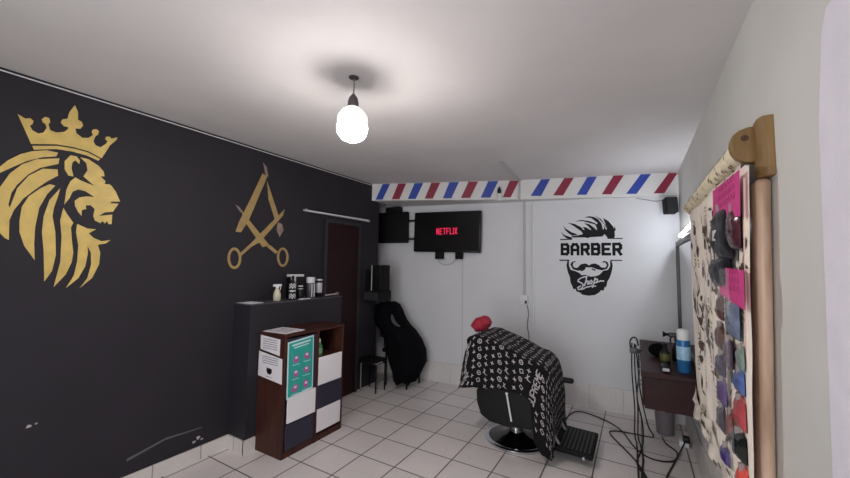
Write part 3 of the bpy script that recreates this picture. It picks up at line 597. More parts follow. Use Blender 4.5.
# open display box with white-edged top, pump bottle in front
t = thing('display_box', (X-.04, 2.45, Z), 'dark upright product box with a white top corner behind a bottle on the ledge', 'box')
m = MB(); m.box(X-.085, X-.02, 2.375, 2.525, Z, Z+.235); m.build('body', M_black, t, bevel=.002)
m = MB(); m.box(X-.086, X-.018, 2.373, 2.527, Z+.215, Z+.237); m.box(X-.0205, X-.0185, 2.373, 2.43, Z+.13, Z+.215); m.build('white_panel', M_chk, t)
bottle('pump_bottle', (X+.02, 2.455, Z), None, [
 ('body', M_black, [(.026,0), (.028,.004), (.028,.115), (.014,.14), (.009,.145)]),
 ('label', M_chk, [(.0283,.095), (.0287,.097), (.024,.128), (.0232,.13)]),
 ('pump', M_blackm, [(.007,.14), (.007,.175), (.018,.177), (.016,.19)])], 'black bottle with pump in front of the dark product box', 'bottle')
bottle('white_topped_jar', (X, 2.60, Z), None, [
 ('body', mat('smoky_jar', (70,68,74), .3), [(.036,0), (.040,.004), (.040,.15), (.038,.155)]),
 ('lid', M_chk, [(.042,.15), (.043,.155), (.043,.20), (.038,.207)])], 'dark jar with a wide white lid in the middle of the ledge', 'jar')
for dy, cn in ((-.018, 0), (.014, 1)):
    m = MB(); m.box(X+.038, X+.043, 2.60+dy-.005, 2.60+dy+.005, Z+.01, Z+.14)
    m.build('stripe', M_chk, bpy.data.objects['white_topped_jar'], label='vertical white stripe')
bottle('labelled_can', (X, 2.715, Z), None, [
 ('body', M_black, [(.030,0), (.033,.004), (.033,.16), (.028,.172)]),
 ('label', mat('silver_label', (172,172,180), .35), [(.0332,.045), (.0338,.047), (.0338,.145), (.0332,.147)]),
 ('cap', M_chk, [(.034,.170), (.034,.18), (.02,.184)])], 'slim black can with a silver label at the right end of the ledge', 'can')
t = thing('hand_brush', (X+.03, 2.86, Z), 'pale handled brush lying at the far end of the ledge', 'brush')
m = MB(); m.tube([(X+.05, 2.76, Z+.015), (X+.05, 2.85, Z+.018), (X+.05, 2.92, Z+.02)], [.010, .008, .011], 8); m.build('handle', mat('pale_pinkish_plastic', (176,164,170), .5), t)
m = MB(); m.rbox(X+.035, X+.065, 2.915, 2.945, Z+.005, Z+.04, .006, 2); m.build('bristles', mat('grey_bristles', (110,104,108), .9), t)
m = MB(); m.box(X+.06, X+.085, 2.40, 2.52, Z, Z+.007)
for k in range(14): m.box(X+.085, X+.098, 2.402+k*.0084, 2.407+k*.0084, Z+.001, Z+.006)
tag(m.build('comb', M_wplast), 'white comb lying at the ledge edge before the bottles', 'comb')
m = MB(); m.box(X-.10, X+.07, 1.885, 2.02, Z, Z+.0025)
tag(m.build('paper_sheet', M_paper), 'white paper sheet lying on the near end of the dark ledge', 'paper')

# ------------------------------------------------------------------ brown cabinet
x0, x1, y0, y1, H = -2.755, -2.43, 1.965, 2.635, .945
t = thing('shelf_cabinet', ((x0+x1)/2, (y0+y1)/2, 0), 'brown wooden shelf cabinet with white and navy fronts beside the dark ledge', 'cabinet')
m = MB(); m.box(x0, x1, y0, y0+.02, 0, H); m.build('side_panel', M_brown, t, bevel=.002)
m = MB(); m.box(x0, x1, y1-.02, y1, 0, H); m.build('side_panel', M_brown, t, bevel=.002)
m = MB(); m.box(x0, x1+.004, y0-.004, y1+.004, H, H+.02); m.build('top_panel', M_brown, t, bevel=.002)
m = MB(); m.box(x0, x0+.012, y0+.02, y1-.02, 0, H); m.build('back_panel', mat('cabinet_back', (52,48,54), .6), t)
m = MB(); m.box(x0+.012, x1+.002, 2.290, 2.322, 0, H); m.build('divider', M_brown, t)
m = MB(); m.box(x0+.012, x1, y0+.02, 2.292, 0, .05); m.box(x0+.012, x1, 2.312, y1-.02, 0, .05); m.build('plinth', M_brown, t)
for a, b, z in ((y0+.02, 2.292, .252), (y0+.02, 2.292, .462), (2.312, y1-.02, .255), (2.312, y1-.02, .465), (2.312, y1-.02, .69)):
    m = MB(); m.box(x0+.012, x1-.012, a, b, z, z+.015); m.build('shelf', M_brown, t)
for a, b, za, zb_, mm, l in ((y0+.03, 2.285, .055, .252, M_navy, 'navy front'), (y0+.045, 2.300, .262, .468, M_paper, 'white front'), (y0+.022, 2.290, .475, .93, M_navy, 'dark upper front behind the poster'),
                    (2.325, 2.610, .075, .268, M_paper, 'white front'), (2.318, 2.614, .272, .468, M_navy, 'navy front'), (2.325, 2.612, .474, .712, M_paper, 'white front')):
    m = MB(); m.box(x1-.010, x1+.004, a, b, za, zb_); m.build('drawer_front', mm, t, bevel=.002, label=l)
# things on the cabinet
fC = lambda y, z, off: Vector((x1+.0042+off, y, z))
m = MB(); pts = [(1.985, .905), (2.255, .925), (2.262, .475), (1.992, .452)]
m.m = 1; m.flat(pts, fC, .001); m.m = 0; m.flat([(1.998, .893), (2.245, .912), (2.252, .487), (2.004, .466)], fC, .0016)
m.m = 1; m.flat([(2.03, .865), (2.22, .88), (2.22, .893), (2.03, .878)], fC, .0022); m.flat([(2.05, .845), (2.20, .857), (2.20, .866), (2.05, .854)], fC, .0022)
for j, zz in enumerate((.76, .645, .525)):
    for k, yy in enumerate((2.075, 2.185)):
        m.m = 2
        pp = [(yy+.03*cos(a*pi/5)*(1+.25*random.uniform(-1, 1)), zz+yy*.06-.125+.03*sin(a*pi/5)*(1+.25*random.uniform(-1, 1))) for a in range(10)]
        m.flat(pp, fC, .0024)
        m.m = 1; m.flat([(yy-.012, zz+yy*.06-.125), (yy+.012, zz+yy*.06-.125), (yy+.012, zz+yy*.06-.108), (yy-.012, zz+yy*.06-.108)], fC, .003)
        scribble(m, yy-.035, yy+.04, zz+yy*.06-.185+.01, .006, fC, .0022, j*3+k)
tag(m.build('safety_poster', [M_teal, M_teall, M_pink]), 'teal poster with pink pictograms taped to the cabinet front', 'poster')
fS = lambda x, z, off: Vector((x, y0-.004-off, z))
m = MB(); m.flat([(-2.735, .938), (-2.485, .925), (-2.487, .795), (-2.73, .822)], fS, .001); m.m = 1
for k in range(5): scribble(m, -2.70, -2.52, .835+k*.018, .006, fS, .0014, k)
tag(m.build('notice_sheet', [M_paper, M_print]), 'upper white notice sheet taped to the side of the brown cabinet', 'notice')
m = MB(); m.flat([(-2.748, .805), (-2.452, .775), (-2.447, .578), (-2.748, .605)], fS, .0016); m.m = 1
for k in range(4): scribble(m, -2.70, -2.50, .715+k*.017, .006, fS, .002, 20+k)
m.m = 2; m.flat([(-2.64, .69), (-2.625, .68), (-2.60, .683), (-2.575, .677), (-2.572, .65), (-2.585, .64), (-2.59, .632), (-2.625, .635), (-2.64, .655)], fS, .002)
m.m = 1; scribble(m, -2.65, -2.57, .61, .006, fS, .002, 31)
tag(m.build('notice_sheet', [M_paper, M_print, M_ink]), 'lower white notice with a small black symbol on the cabinet side', 'notice')
m = MB(); mx = rot((-2.6, 2.08, H), 'Z', R(6)); m.box(-2.735, -2.475, 1.985, 2.20, H+.02, H+.024, mx); m.m = 1
for k in range(4): m.box(-2.70, -2.50, 2.02+k*.04, 2.03+k*.04, H+.024, H+.0245, mx)
tag(m.build('paper_sheet', [M_paper, M_print]), 'printed white paper lying on top of the brown cabinet', 'paper')
bottle('green_bottle', (-2.50, 2.385, .705), None, [
 ('body', mat('green_plastic', (58,128,72), .3, var=.15), [(.030,0), (.034,.005), (.034,.09), (.016,.125)]),
 ('label', mat('pale_green_label', (120,170,130), .5, var=.3, vscale=60), [(.0345,.03), (.0348,.032), (.0348,.075), (.0345,.077)]),
 ('cap', M_wplast, [(.016,.122), (.017,.126), (.017,.152), (.01,.156)])], 'green bottle with white cap in the open cubby of the cabinet', 'bottle')

# ------------------------------------------------------------------ left rear corner: wall shelf, speaker, chair, garment
t = thing('wall_shelf', (-2.86, 3.7, 1.06), 'black grilled wall shelf holding the black speaker in the left corner', 'shelf')
m = MB(); m.box(-2.985, -2.735, 3.57, 3.82, 1.075, 1.205); m.build('case', M_blackm, t, bevel=.004)
m = MB()
for k in range(8): m.box(-2.97+k*.028, -2.95+k*.028, 3.563, 3.572, 1.09, 1.19)
m.build('grille', mat('dim_grille', (48,46,50), .6), t)
t = thing('desktop_speaker', (-2.75, 3.7, 1.205), 'upright black speaker with a pale edge standing on the corner shelf', 'speaker')
m = MB(); m.rbox(-2.88, -2.745, 3.60, 3.80, 1.205, 1.53, .008, 2); m.build('cabinet', M_blackm, t)
m = MB(); m.box(-2.888, -2.877, 3.596, 3.604, 1.21, 1.525); m.build('edge_strip', M_grey, t)
for z, r in ((1.29, .05), (1.44, .035)):
    m = MB(); m.lathe([(r, 3.600), (r, 3.594), (r*.8, 3.593), (r*.3, 3.597)], (-2.81, 0, z), 20, axis='y'); m.build('driver', M_black, t)
m = MB(); m.box(-2.985, -2.93, 3.6, 3.7, 1.205, 1.47)
tag(m.build('dark_book', M_blackm), 'dark upright folder between the wall and the corner speaker', 'folder')
# low stool with chrome frame
t = thing('low_stool', (-2.83, 3.55, 0), 'low black stool with a chrome frame by the dark wall', 'stool')
m = MB(); m.rbox(-2.965, -2.70, 3.50, 3.70, .355, .39, .012, 2); m.build('seat', M_blackm, t)
m = MB(); m.tube([(-2.955, 3.50, .34), (-2.70, 3.50, .34), (-2.70, 3.695, .34), (-2.955, 3.695, .34)], .010, 8, closed=True); m.build('seat_rail', M_chrome, t)
for x, y in ((-2.945, 3.51), (-2.71, 3.51), (-2.945, 3.685), (-2.71, 3.685)):
    m = MB(); m.tube([(x, y, .345), (x, y, .003)], .009, 8); m.build('leg', M_chrome if y < 3.6 and x < -2.8 else M_blackm, t)
# chair
t = thing('side_chair', (-2.62, 3.98, 0), 'black side chair under a draped black cape in the left corner', 'chair')
for x, y in ((-2.80, 3.83), (-2.48, 3.83), (-2.80, 4.13), (-2.48, 4.13)):
    m = MB(); m.tube([(x*.985-.04, y, .44), (x, y, .003)], [.016, .013], 8); m.build('leg', M_black, t)
m = MB(); m.rbox(-2.84, -2.42, 3.78, 4.18, .42, .475, .02); m.build('seat', M_leather, t)
m = MB(); m.rbox(-2.885, -2.845, 3.79, 4.17, .60, .98, .015); m.build('backrest', M_leather, t)
for y in (3.83, 4.13):
    m = MB(); m.tube([(-2.82, y, .44), (-2.865, y, .96)], .013, 8); m.build('back_post', M_black, t)
def cloth_loft(m, secs, n=40, amp=.02, seed=0, yk=1.):
    rings = []
    for i, (z, cx, cy, rx, ry) in enumerate(secs):
        ring = []
        for k in range(n):
            a = 2*pi*k/n
            w = 1+amp*(sin(a*7+seed+z*3)*(1.2-z)+.6*sin(a*11+z*9+seed))/max(rx, .08)*.5
            ring.append(Vector((cx+rx*w*cos(a), cy+ry*w*sin(a), z+.02*sin(a*5+seed)*(1 if i == 0 else .3))))
        rings.append(ring)
    m.loft(rings)
t = thing('salon_cape', (-2.55, 3.95, .1), 'black cloth cape draped over the chair in the left corner', 'cape')
m = MB()
cloth_loft(m, [(.085,-2.53,3.90,.11,.15), (.14,-2.54,3.92,.15,.2), (.30,-2.55,3.96,.235,.25), (.45,-2.585,3.97,.245,.26), (.58,-2.645,3.97,.235,.25), (.69,-2.72,3.97,.22,.24), (.74,-2.79,3.97,.22,.23), (.82,-2.845,3.97,.195,.24), (.92,-2.87,3.97,.17,.23), (1.0,-2.885,3.97,.13,.2), (1.035,-2.89,3.97,.07,.13)], 44, .03, 1.3)
m.build('cloth', M_blackcloth, t)
m = MB(); m.tube([(-2.70, 3.80, .90), (-2.67, 3.775, .85), (-2.63, 3.775, .80), (-2.575, 3.80, .765)], [.010, .022, .020, .008], 8, 4); m.build('collar', mat('grey_collar', (74,72,78), .8), t, label='grey collar')

# ------------------------------------------------------------------ barber chair
bx, by = -.96, 3.31
t = thing('barber_chair', (bx, by, 0), 'black barber chair on a round chrome base under a patterned cape', 'barber chair')
m = MB(); m.lathe([(.255,.010), (.255,.024), (.20,.034), (.10,.055), (.065,.075)], (bx, by, 0), 40); m.build('base_plate', M_gloss, t)
m = MB(); m.lathe([(.272,.0), (.278,.008), (.276,.020), (.262,.027), (.250,.026)], (bx, by, 0), 48); m.build('base_ring', M_chrome, t)
m = MB(); m.lathe([(.06,.06), (.06,.13), (.045,.135), (.045,.26)], (bx, by, 0), 24); m.build('column', M_chrome, t)
m = MB(); m.rbox(bx-.2, bx+.24, by-.22, by+.22, .22, .27, .02); m.build('seat_frame', M_black, t)
m = MB(); m.rbox(bx-.2, bx+.27, by-.215, by+.215, .27, .44, .05, 4); m.build('seat', M_leather, t)
prof = [(-.25,.51), (-.275,.45), (-.27,.36), (-.235,.26), (-.15,.215), (.0,.205), (.20,.23), (.275,.28), (.30,.36), (.31,.48), (.28,.51)]
for sgn in (-1, 1):
    m = MB(); m.prism([(bx+a, b) for a, b in prof], 'y', by+sgn*.235, by+sgn*.285); m.build('side_panel', M_leather, t, bevel=.015)
    m = MB(); m.rbox(bx-.24, bx+(.30 if sgn < 0 else .45), by+sgn*.26-.03, by+sgn*.26+.03, .49, .535, .02); m.build('armrest', M_leather, t)
mx = rot((bx-.22, by, .42), 'Y', R(-17))
m = MB(); m.rbox(bx-.28, bx-.17, by-.22, by+.22, .40, .92, .05, 4, mx); m.build('backrest', M_leather, t)
m = MB(); m.tube([(bx-.33, by-.05, .84), (bx-.35, by-.05, .97)], .008, 8); m.build('headrest_post', M_chrome, t)
m = MB(); m.tube([(bx-.33, by+.05, .84), (bx-.35, by+.05, .97)], .008, 8); m.build('headrest_post', M_chrome, t)
mx = rot((bx-.345, by, 1.0), 'Y', R(18))
m = MB(); m.blob((bx-.335, by, .985), .085, .115, .066, 22, 14, amp=.22, seed=4, mx=Matrix.Rotation(R(-25), 4, 'Y'), k=2.4); m.build('headrest', mat('red_cloth', (158,32,52), .8, var=.12, vscale=20, bump=.2, bscale=60), t, label='red cloth covered headrest')
m = MB(); m.tube([(bx+.005, by-.295, .475), (bx+.03, by-.30, .35), (bx+.045, by-.30, .27)], .008, 8); lv = m.build('lever', M_wplast, t, label='pale lever')
m = MB(); m.blob((bx+.005, by-.297, .485), .013, .013, .013, 10, 6); m.build('lever_knob', M_wplast, lv)
mx = rot((bx+.5, by, .11), 'Y', R(2))
m = MB(); m.rbox(bx+.34, bx+.645, by-.20, by+.26, .075, .115, .012, 2, mx); fr = m.build('footrest', M_blackm, t)
m = MB()
for k in range(9): m.box(bx+.365+k*.03, bx+.379+k*.03, by-.18, by+.24, .114, .117, mx)
m.build('footrest_ribs', M_black, fr)
for y in (by-.15, by+.15):
    m = MB(); m.tube([(bx+.24, y, .26), (bx+.34, y, .2), (bx+.40, y, .10)], .014, 8); m.build('footrest_arm', M_steel, t)
m = MB(); m.lathe([(.012, by-.222), (.014, by-.21), (.014, by-.19)], (bx+.58, 0, .085), 12, axis='y'); m.build('footrest_pin', M_steel, fr)

# patterned cape over the chair
ST = [(-1.375,.485,.475), (-1.375,.56,.475), (-1.36,.70,.475), (-1.335,.82,.475), (-1.30,.89,.48), (-1.25,.935,.49), (-1.19,.945,.50), (-1.10,.915,.51), (-.99,.875,.52), (-.89,.838,.52), (-.80,.803,.51), (-.75,.783,.46), (-.725,.772,.16), (-.67,.745,.09), (-.635,.70,.075), (-.61,.60,.06), (-.59,.46,.055), (-.59,.32,.05), (-.60,.16,.045), (-.605,.06,.04)]
NV = 15
rows = []
for i, (sx, sz, sh) in enumerate(ST):
    row = []
    back = i < 4
    hw = .29
    if i >= 15: hw = .30-.03*(i-15)
    for j in range(-NV, NV+1):
        v = j/NV; a = abs(v); sg = -1 if v < 0 else 1
        if a <= .5:
            q = a/.5
            y = hw*q; z = sz-.022*q**3+.006*sin(i*1.7+j*.9)*q
            if 6 <= i <= 11: z -= .035*(1-q*q)*.6
            x = sx
        else:
            q = (a-.5)/.5
            z0 = sz-.022
            z = z0+(min(sh, z0)-z0)*q
            y = hw+.045*(q**.7)+.016*sin(i*1.9+q*2)*q
            x = sx+.010*sin(i*2.3+j)*q
        y += .0
        if sg > 0 and a > .5: pass
        z += .004*noise.noise(Vector((sx*9, j*.6, 1.2)))
        row.append(Vector((x, by+sg*y, z)))
    rows.append(row)
def dens(rows):
    return rows
cape_rows = rows
m = MB(); m.grid(rows)
me_thick = .004
# printed motifs laid on the cloth, following it
ni, nj = len(rows), len(rows[0])
SI = [0.]
for i in range(1, ni): SI.append(SI[-1]+(rows[i][NV]-rows[i-1][NV]).length)
def samp(i, tj):
    j = max(0, min(nj-2, int(tj))); f = tj-j
    return rows[i][j].lerp(rows[i][j+1], f)
def surf(s, w, off):
    """s along the profile, w metres sideways from the centre line"""
    s = max(.001, min(SI[-1]-.001, s))
    i = max(k for k in range(ni-1) if SI[k] <= s); f = (s-SI[i])/(SI[i+1]-SI[i])
    def at_w(ii):
        acc = 0.; sg = 1 if w >= 0 else -1; j = NV
        while 0 < j < nj-1 or j == NV:
            jn = j+sg
            if jn < 0 or jn >= nj: return rows[ii][j], True
            l = (rows[ii][jn]-rows[ii][j]).length
            if acc+l >= abs(w): return rows[ii][j].lerp(rows[ii][jn], (abs(w)-acc)/max(l, 1e-6)), False
            acc += l; j = jn
        return rows[ii][j], True
    a, ea = at_w(i); b, eb = at_w(i+1)
    if ea and eb: return None
    return a.lerp(b, f)
def fcape(s, w, off):
    p = surf(s, w, 0)
    if p is None: return None
    e = .006
    px = surf(s+e, w, 0); py = surf(s, w+(e if w < 0 else -e), 0)
    if px is None or py is None: return None
    n = (px-p).cross(py-p)
    if n.length < 1e-9: return None
    n.normalize()
    if w >= 0: n = -n
    if n.dot(p-Vector((bx, by, .45))) < 0: n = -n
    return p+n*off
def motif(kind, s, w, r, ang):
    polys = []
    if kind == 0:      # four-pointed star
        polys.append([(r*(1 if k % 2 == 0 else .38)*cos(k*pi/4), r*(1 if k % 2 == 0 else .38)*sin(k*pi/4)) for k in range(8)])
    elif kind == 1:    # ring round a dot
        n = 12
        polys.append([(r*.95*cos(2*pi*k/n), r*.95*sin(2*pi*k/n)) for k in range(n+1)]+[(r*.6*cos(2*pi*k/n), r*.6*sin(2*pi*k/n)) for k in range(n, -1, -1)])
        polys.append([(r*.3*cos(k*pi/3), r*.3*sin(k*pi/3)) for k in range(6)])
    elif kind == 2:    # diamond outline
        polys.append([(r, 0), (0, r), (-r, 0), (0, -r), (r, 0), (r*.6, 0), (0, -r*.6), (-r*.6, 0), (0, r*.6), (r*.6, 0)])
    else:              # crossed strokes
        polys.append([(-r, -.8*r), (-.7*r, -.9*r), (.15*r, .9*r), (-.15*r, r)])
        polys.append([(-.9*r, .9*r), (-.6*r, .9*r), (.05*r, -.6*r), (.9*r, -.6*r), (.9*r, -.9*r), (-.2*r, -.9*r)])
    for P in polys:
        Q = [fcape(s+x*cos(ang)-y*sin(ang), w+x*sin(ang)+y*cos(ang), .0035) for x, y in P]
        if any(q is None for q in Q): continue
        m.add(Q, [tuple(range(len(Q)))], False)
m.m = 1
TEXT_AT = [(.36+q*.15, -.575+q*.99) for q in (0,.05,.1,.15,.2,.25,.3)]+[(1.0+q*.25, -.60+q*.97) for q in (0,.05,.1,.15,.2,.25,.3)]
rc = random.Random(11)
sp = .064
for a in range(int(SI[-1]/sp)+1):
    for b in range(-12, 13):
        s = .03+a*sp; w = (b+(.5 if a % 2 else 0))*sp
        if min(math.hypot(s-a_, w-b_) for a_, b_ in TEXT_AT) < .052: continue
        motif([0, 1, 0, 3, 2, 0][(a*2+b*3) % 6], s+rc.uniform(-.006, .006), w+rc.uniform(-.006, .006), rc.uniform(.019, .024), rc.uniform(-.5, .5))
def cape_word(txt, s0, w0, ds, dw, h, sgn):
    # letters march along (ds, dw); their height runs across
    L = math.hypot(ds, dw); ex = (ds/L, dw/L); ey = (-ex[1]*sgn, ex[0]*sgn)
    u = 0
    for ch in txt:
        ww = .034
        for st in GL[ch]:
            for (a0, b0), (a1, b1) in zip(st[:-1], st[1:]):
                p = [(u+a0*ww, b0*h), (u+a1*ww, b1*h)]
                dx, dy = p[1][0]-p[0][0], p[1][1]-p[0][1]; l = math.hypot(dx, dy); nx, ny = -dy/l*.0045, dx/l*.0045
                Q = [fcape(s0+x*ex[0]+y*ey[0], w0+x*ex[1]+y*ey[1], .005) for x, y in ((p[0][0]+nx, p[0][1]+ny), (p[0][0]-nx, p[0][1]-ny), (p[1][0]-nx, p[1][1]-ny), (p[1][0]+nx, p[1][1]+ny))]
                if all(q is not None for q in Q): m.add(Q, [(0,1,2,3)], False)
        u += ww+.012
cape_word('SUPREME', .39, -.60, .15, .99, .05, 1)
cape_word('SUPREME', 1.03, -.62, .25, .97, .05, 1)
o = m.build('patterned_cape', [mat('cape_black', (13,11,14), .8, var=.15, vscale=14, spec=.2), mat('cape_print', (172,165,165), .8, var=.12, vscale=40)])
tag(o, 'black cape with pale star and circle print draped over the barber chair', 'cape')

# ------------------------------------------------------------------ organiser on the right wall
PX = .33
t = thing('wall_bracket', (.38, 1.6, 1.85), 'wooden bracket with a knot hole at the near end of the fabric organiser', 'bracket')
m = MB(); n = 14
secs = [(.0, 1.50), (.0, 1.515)]
pr = [(.398, 1.505), (.375, 1.508), (.362, 1.525), (.358, 1.555), (.36, 1.60), (.366, 1.64), (.376, 1.655), (.398, 1.66)]
m.prism([(a, 1.545+(b-1.505)*.8) for a, b in pr], 'z', 1.855, 2.055); m.build('back_plate', M_oak, t, bevel=.008)
m = MB(); pl = [(.370, 1.915), (.335, 1.92), (.312, 1.935), (.300, 1.955), (.295, 1.98), (.297, 2.0), (.305, 2.02), (.322, 2.035), (.345, 2.042), (.370, 2.044)]
m.prism(pl, 'y', 1.615, 1.65); pt = m.build('rod_plate', M_oak, t, bevel=.004)
m = MB(); m.lathe([(.011, 1.6125), (.011, 1.616)], (.335, 0, 2.004), 14, axis='y'); m.build('knot', mat('dark_knot', (72,42,30), .6), pt)
t = thing('wall_bracket', (.37, 3.06, 1.9), 'small wooden bracket at the far end of the fabric organiser', 'bracket')
m = MB(); m.box(.355, .396, 3.045, 3.095, 1.90, 2.05); m.build('back_plate', M_oak, t, bevel=.008)
m = MB(); m.rbox(.315, .37, 3.05, 3.09, 1.925, 2.0, .015); m.build('rod_plate', M_oak, t)
sh = Matrix(((1,0,0,0), (0,1,-.105,.105*1.85), (0,0,1,0), (0,0,0,1)))
m = MB(); m.rbox(.352, .391, 1.575, 1.69, 0, 1.853, .016, 4, sh)
tag(m.build('wooden_post', M_pine), 'tall pale wooden post standing against the wall below the bracket', 'post')
# fabric
t = thing('fabric_organizer', (PX, 2.3, .66), 'cream hanging fabric organiser with brown leaf print on the right wall', 'organiser')
def fab(y, z):
    k = (z-.66)/1.32
    return PX+.006*sin(y*9+z*2)+.010*sin(y*21+z*1.3)*(1-k)**2+.004*noise.noise(Vector((y*5, z*5, 0)))
YS = [1.53+k*(3.05-1.53)/80 for k in range(81)]
def zbot(y): return .70+.02*sin(y*8)-.03*((y-1.62)/1.43)+(.06*max(0, (y-2.85)/.2)**2)
rows = []
for i in range(31):
    f = i/30
    ln = lambda y, z: y+.10*(1.9-z)*(1-(y-1.53)/1.52)      # the near edge hangs a little slanted
    ztop = lambda y: 1.955 if y > 1.665 else 1.905-.25*max(0, 1.60-y)
    rows.append([Vector((fab(ln(y, zbot(y)*(1-f)+ztop(y)*f), zbot(y)*(1-f)+ztop(y)*f), ln(y, zbot(y)*(1-f)+ztop(y)*f), zbot(y)*(1-f)+ztop(y)*f)) for y in YS])
m = MB(); m.grid(rows)
def ffab(y, z, off): return Vector((fab(y, z)-off, y, z))
rp = random.Random(21)
def leaf(y, z, l, w, a, mi):
    m.m = mi
    P = [(0, 0), (.3, .5), (.6, .45), (1, 0), (.6, -.4), (.3, -.5)]
    m.add([ffab(y+p[0]*l*cos(a)-p[1]*w*sin(a), z+p[0]*l*sin(a)+p[1]*w*cos(a), .0025) for p in P], [tuple(range(6))], False)
for k in range(150):
    z = rp.uniform(.80, 1.86); y = rp.uniform(1.60+.1*(1.9-z), 2.98)
    q = rp.random()
    if q < .35:
        for b in range(3): leaf(y, z, rp.uniform(.05, .11), rp.uniform(.012, .022), rp.uniform(0, 6.28), 1)
    elif q < .6:
        a = rp.uniform(0, 6.28); n = 9
        r = rp.uniform(.018, .035)
        m.m = 1; m.add([ffab(y+r*1.6*cos(j*2*pi/n)*(1+.3*rp.uniform(-1, 1)), z+r*sin(j*2*pi/n)*(1+.3*rp.uniform(-1, 1)), .0025) for j in range(n)], [tuple(range(n))], False)
        leaf(y+.03, z+.02, .08, .014, rp.uniform(.5, 2.4), 1)
    elif q < .8:
        for b in range(4): leaf(y+b*.004, z+b*.022, .05, .010, rp.uniform(-.3, .3), 2)
    else: leaf(y, z, rp.uniform(.08, .18), .008, rp.uniform(1.2, 1.9), 2)
m.build('fabric_sheet', [M_cream, M_motif, M_motif2], t)
# gathered top wound round the rod
m = MB(); pts = []; rad = []
for k in range(90):
    y = 1.64+k*(3.05-1.64)/89
    pts.append((PX, y, 1.965)); rad.append(.030+.009*abs(sin(k*.55)))
m.tube(pts, rad, 12)
m.m = 1
for k in range(60):
    y = rp.uniform(1.66, 3.0); a = rp.uniform(.4, 3.4); l = rp.uniform(.015, .05)
    m.add([(PX-.0405*sin(a+da), y+dy, 1.965+.0405*cos(a+da)) for da, dy in ((0, 0), (.3, l*.4), (.5, l), (.1, l*.8))], [(0,1,2,3)], False)
m.build('gathered_top', [mat('cream_gather', (226,212,184), .9, var=.12, vscale=20), M_motif2], t)
m = MB(); m.tube([(PX, 1.652, 1.965), (PX, 3.09, 1.965)], .013, 10); m.build('rod', M_oak, t)
# ragged lower hem
m = MB(); rows = []
for i in range(6):
    f = i/5
    rows.append([Vector((fab(y, zbot(y))-.012-.018*f+.006*sin(y*31+f*3), y, zbot(y)+.05-.09*f+.007*sin(y*19+2*f))) for y in YS if y > 1.63])
m.grid(rows); m.m = 1
for k in range(40):
    y = rp.uniform(1.65, 3.0); f = rp.uniform(0, 1); l = rp.uniform(.02, .05)
    m.add([(fab(y+dy, zbot(y))-.022-.018*f, y+dy, zbot(y)+.05-.09*f+dz) for dy, dz in ((0, 0), (l, .008), (l*.9, .02), (l*.1, .014))], [(0,1,2,3)], False)
m.build('ruffled_hem', [mat('cream_hem', (224,214,200), .9, var=.12, vscale=18), M_motif], t)
# seams of the clear pockets
M_clear = mat('clear_vinyl', (255,255,255), .1)
nt = M_clear.node_tree; b = nt.nodes['Principled BSDF']; b.inputs['Alpha'].default_value = .10
for k, (za, zb_) in enumerate(((1.38, 1.55), (1.08, 1.30), (.80, 1.0))):
    m = MB(); rows = []
    for i in range(3):
        rows.append([Vector((fab(1.65+j*.025, za)-.042-.006*sin(j*1.05), 1.65+j*.025, za+(zb_-za)*i/2)) for j in range(25)])
    m.grid(rows); m.build('clear_pocket', M_clear, t)
m = MB(); m.box(PX-.010, PX-.004, 1.585, 1.599, .75, 1.86, Matrix(((1,0,0,0), (0,1,-.10,.186), (0,0,1,0), (0,0,0,1)))); m.build('edge_tape', mat('pale_tape', (222,196,182), .6), t)

def hang(name, mm, y0, y1, z0, z1, dep, label, cat, kind='blob', seed=0, mats2=None, k=3., group='packets in the organiser pockets'):
    ls = -.075+.09*max(0, 1.6-(z0+z1)/2); y0 += ls; y1 += ls
    yc_ = (y0+y1)/2; hw_ = (y1-y0)/2*(.74 if seed > 3 else .92); y0, y1 = yc_-hw_, yc_+hw_
    zc_ = (z0+z1)/2; hz_ = (z1-z0)/2*(.9 if seed > 3 else 1); z0, z1 = zc_-hz_, zc_+hz_; dep *= .68
    x1_ = PX-.012; x0_ = x1_-dep
    t = thing(name, ((x0_+x1_)/2, (y0+y1)/2, z0), label, cat, group)
    # a filled bag: pillow front, flat back, crimped seals at top and bottom
    m = MB(); N = 14; front = []; backr = []
    for i in range(N+1):
        v = -1+2*i/N; fr_, br_ = [], []
        for j in range(N+1):
            u = -1+2*j/N
            q = (max(0, 1-abs(u)**k)**.6)*(max(0, 1-abs(v)**k)**.6)
            y = (y0+y1)/2+u*(y1-y0)/2*(1-.05*v*v); z = (z0+z1)/2+v*(z1-z0)/2*(1-.04*u*u)
            c = noise.noise(Vector((y*38+seed*3.1, z*30, seed)))*.28+noise.noise(Vector((y*80+seed, z*70, seed*2)))*.14
            fr_.append(Vector((x1_-.003-dep*q*(.85+c), y, z))); br_.append(Vector((x1_, y, z)))
        front.append(fr_); backr.append(br_)
    m.grid(front); m.grid(backr)
    n_ = N+1
    m.build('body', mm, t)
    if seed % 3 != 1:
        m = MB(); m.box(x1_-.006, x1_-.001, y0+.01, y1-.01, z1-.012, z1+.012); m.build('seal_strip', mm, t)
    if mats2:
        m = MB(); m.box(x0_-.001, x0_+.012, y0+.42*(y1-y0), y1-.42*(y1-y0), z0+.38*(z1-z0), z0+.58*(z1-z0)); m.build('tag_label', mats2, t, bevel=.001)
    m = MB(); yc = (y0+y1)/2; m.box(x0_+dep*.3, x1_, yc-.006, yc+.006, z1-.012, z1+.018); m.build('hanger_tab', mat('clear_tab', (150,140,136), .4), t)
    return t
fab_c = lambda y, z, off: ffab(y, z, .014+off)
M_pk = mat('hot_pink_card', (206,52,132), .6, var=.08, vscale=12)
M_pkd = mat('dark_pink_writing', (160,40,96), .6)
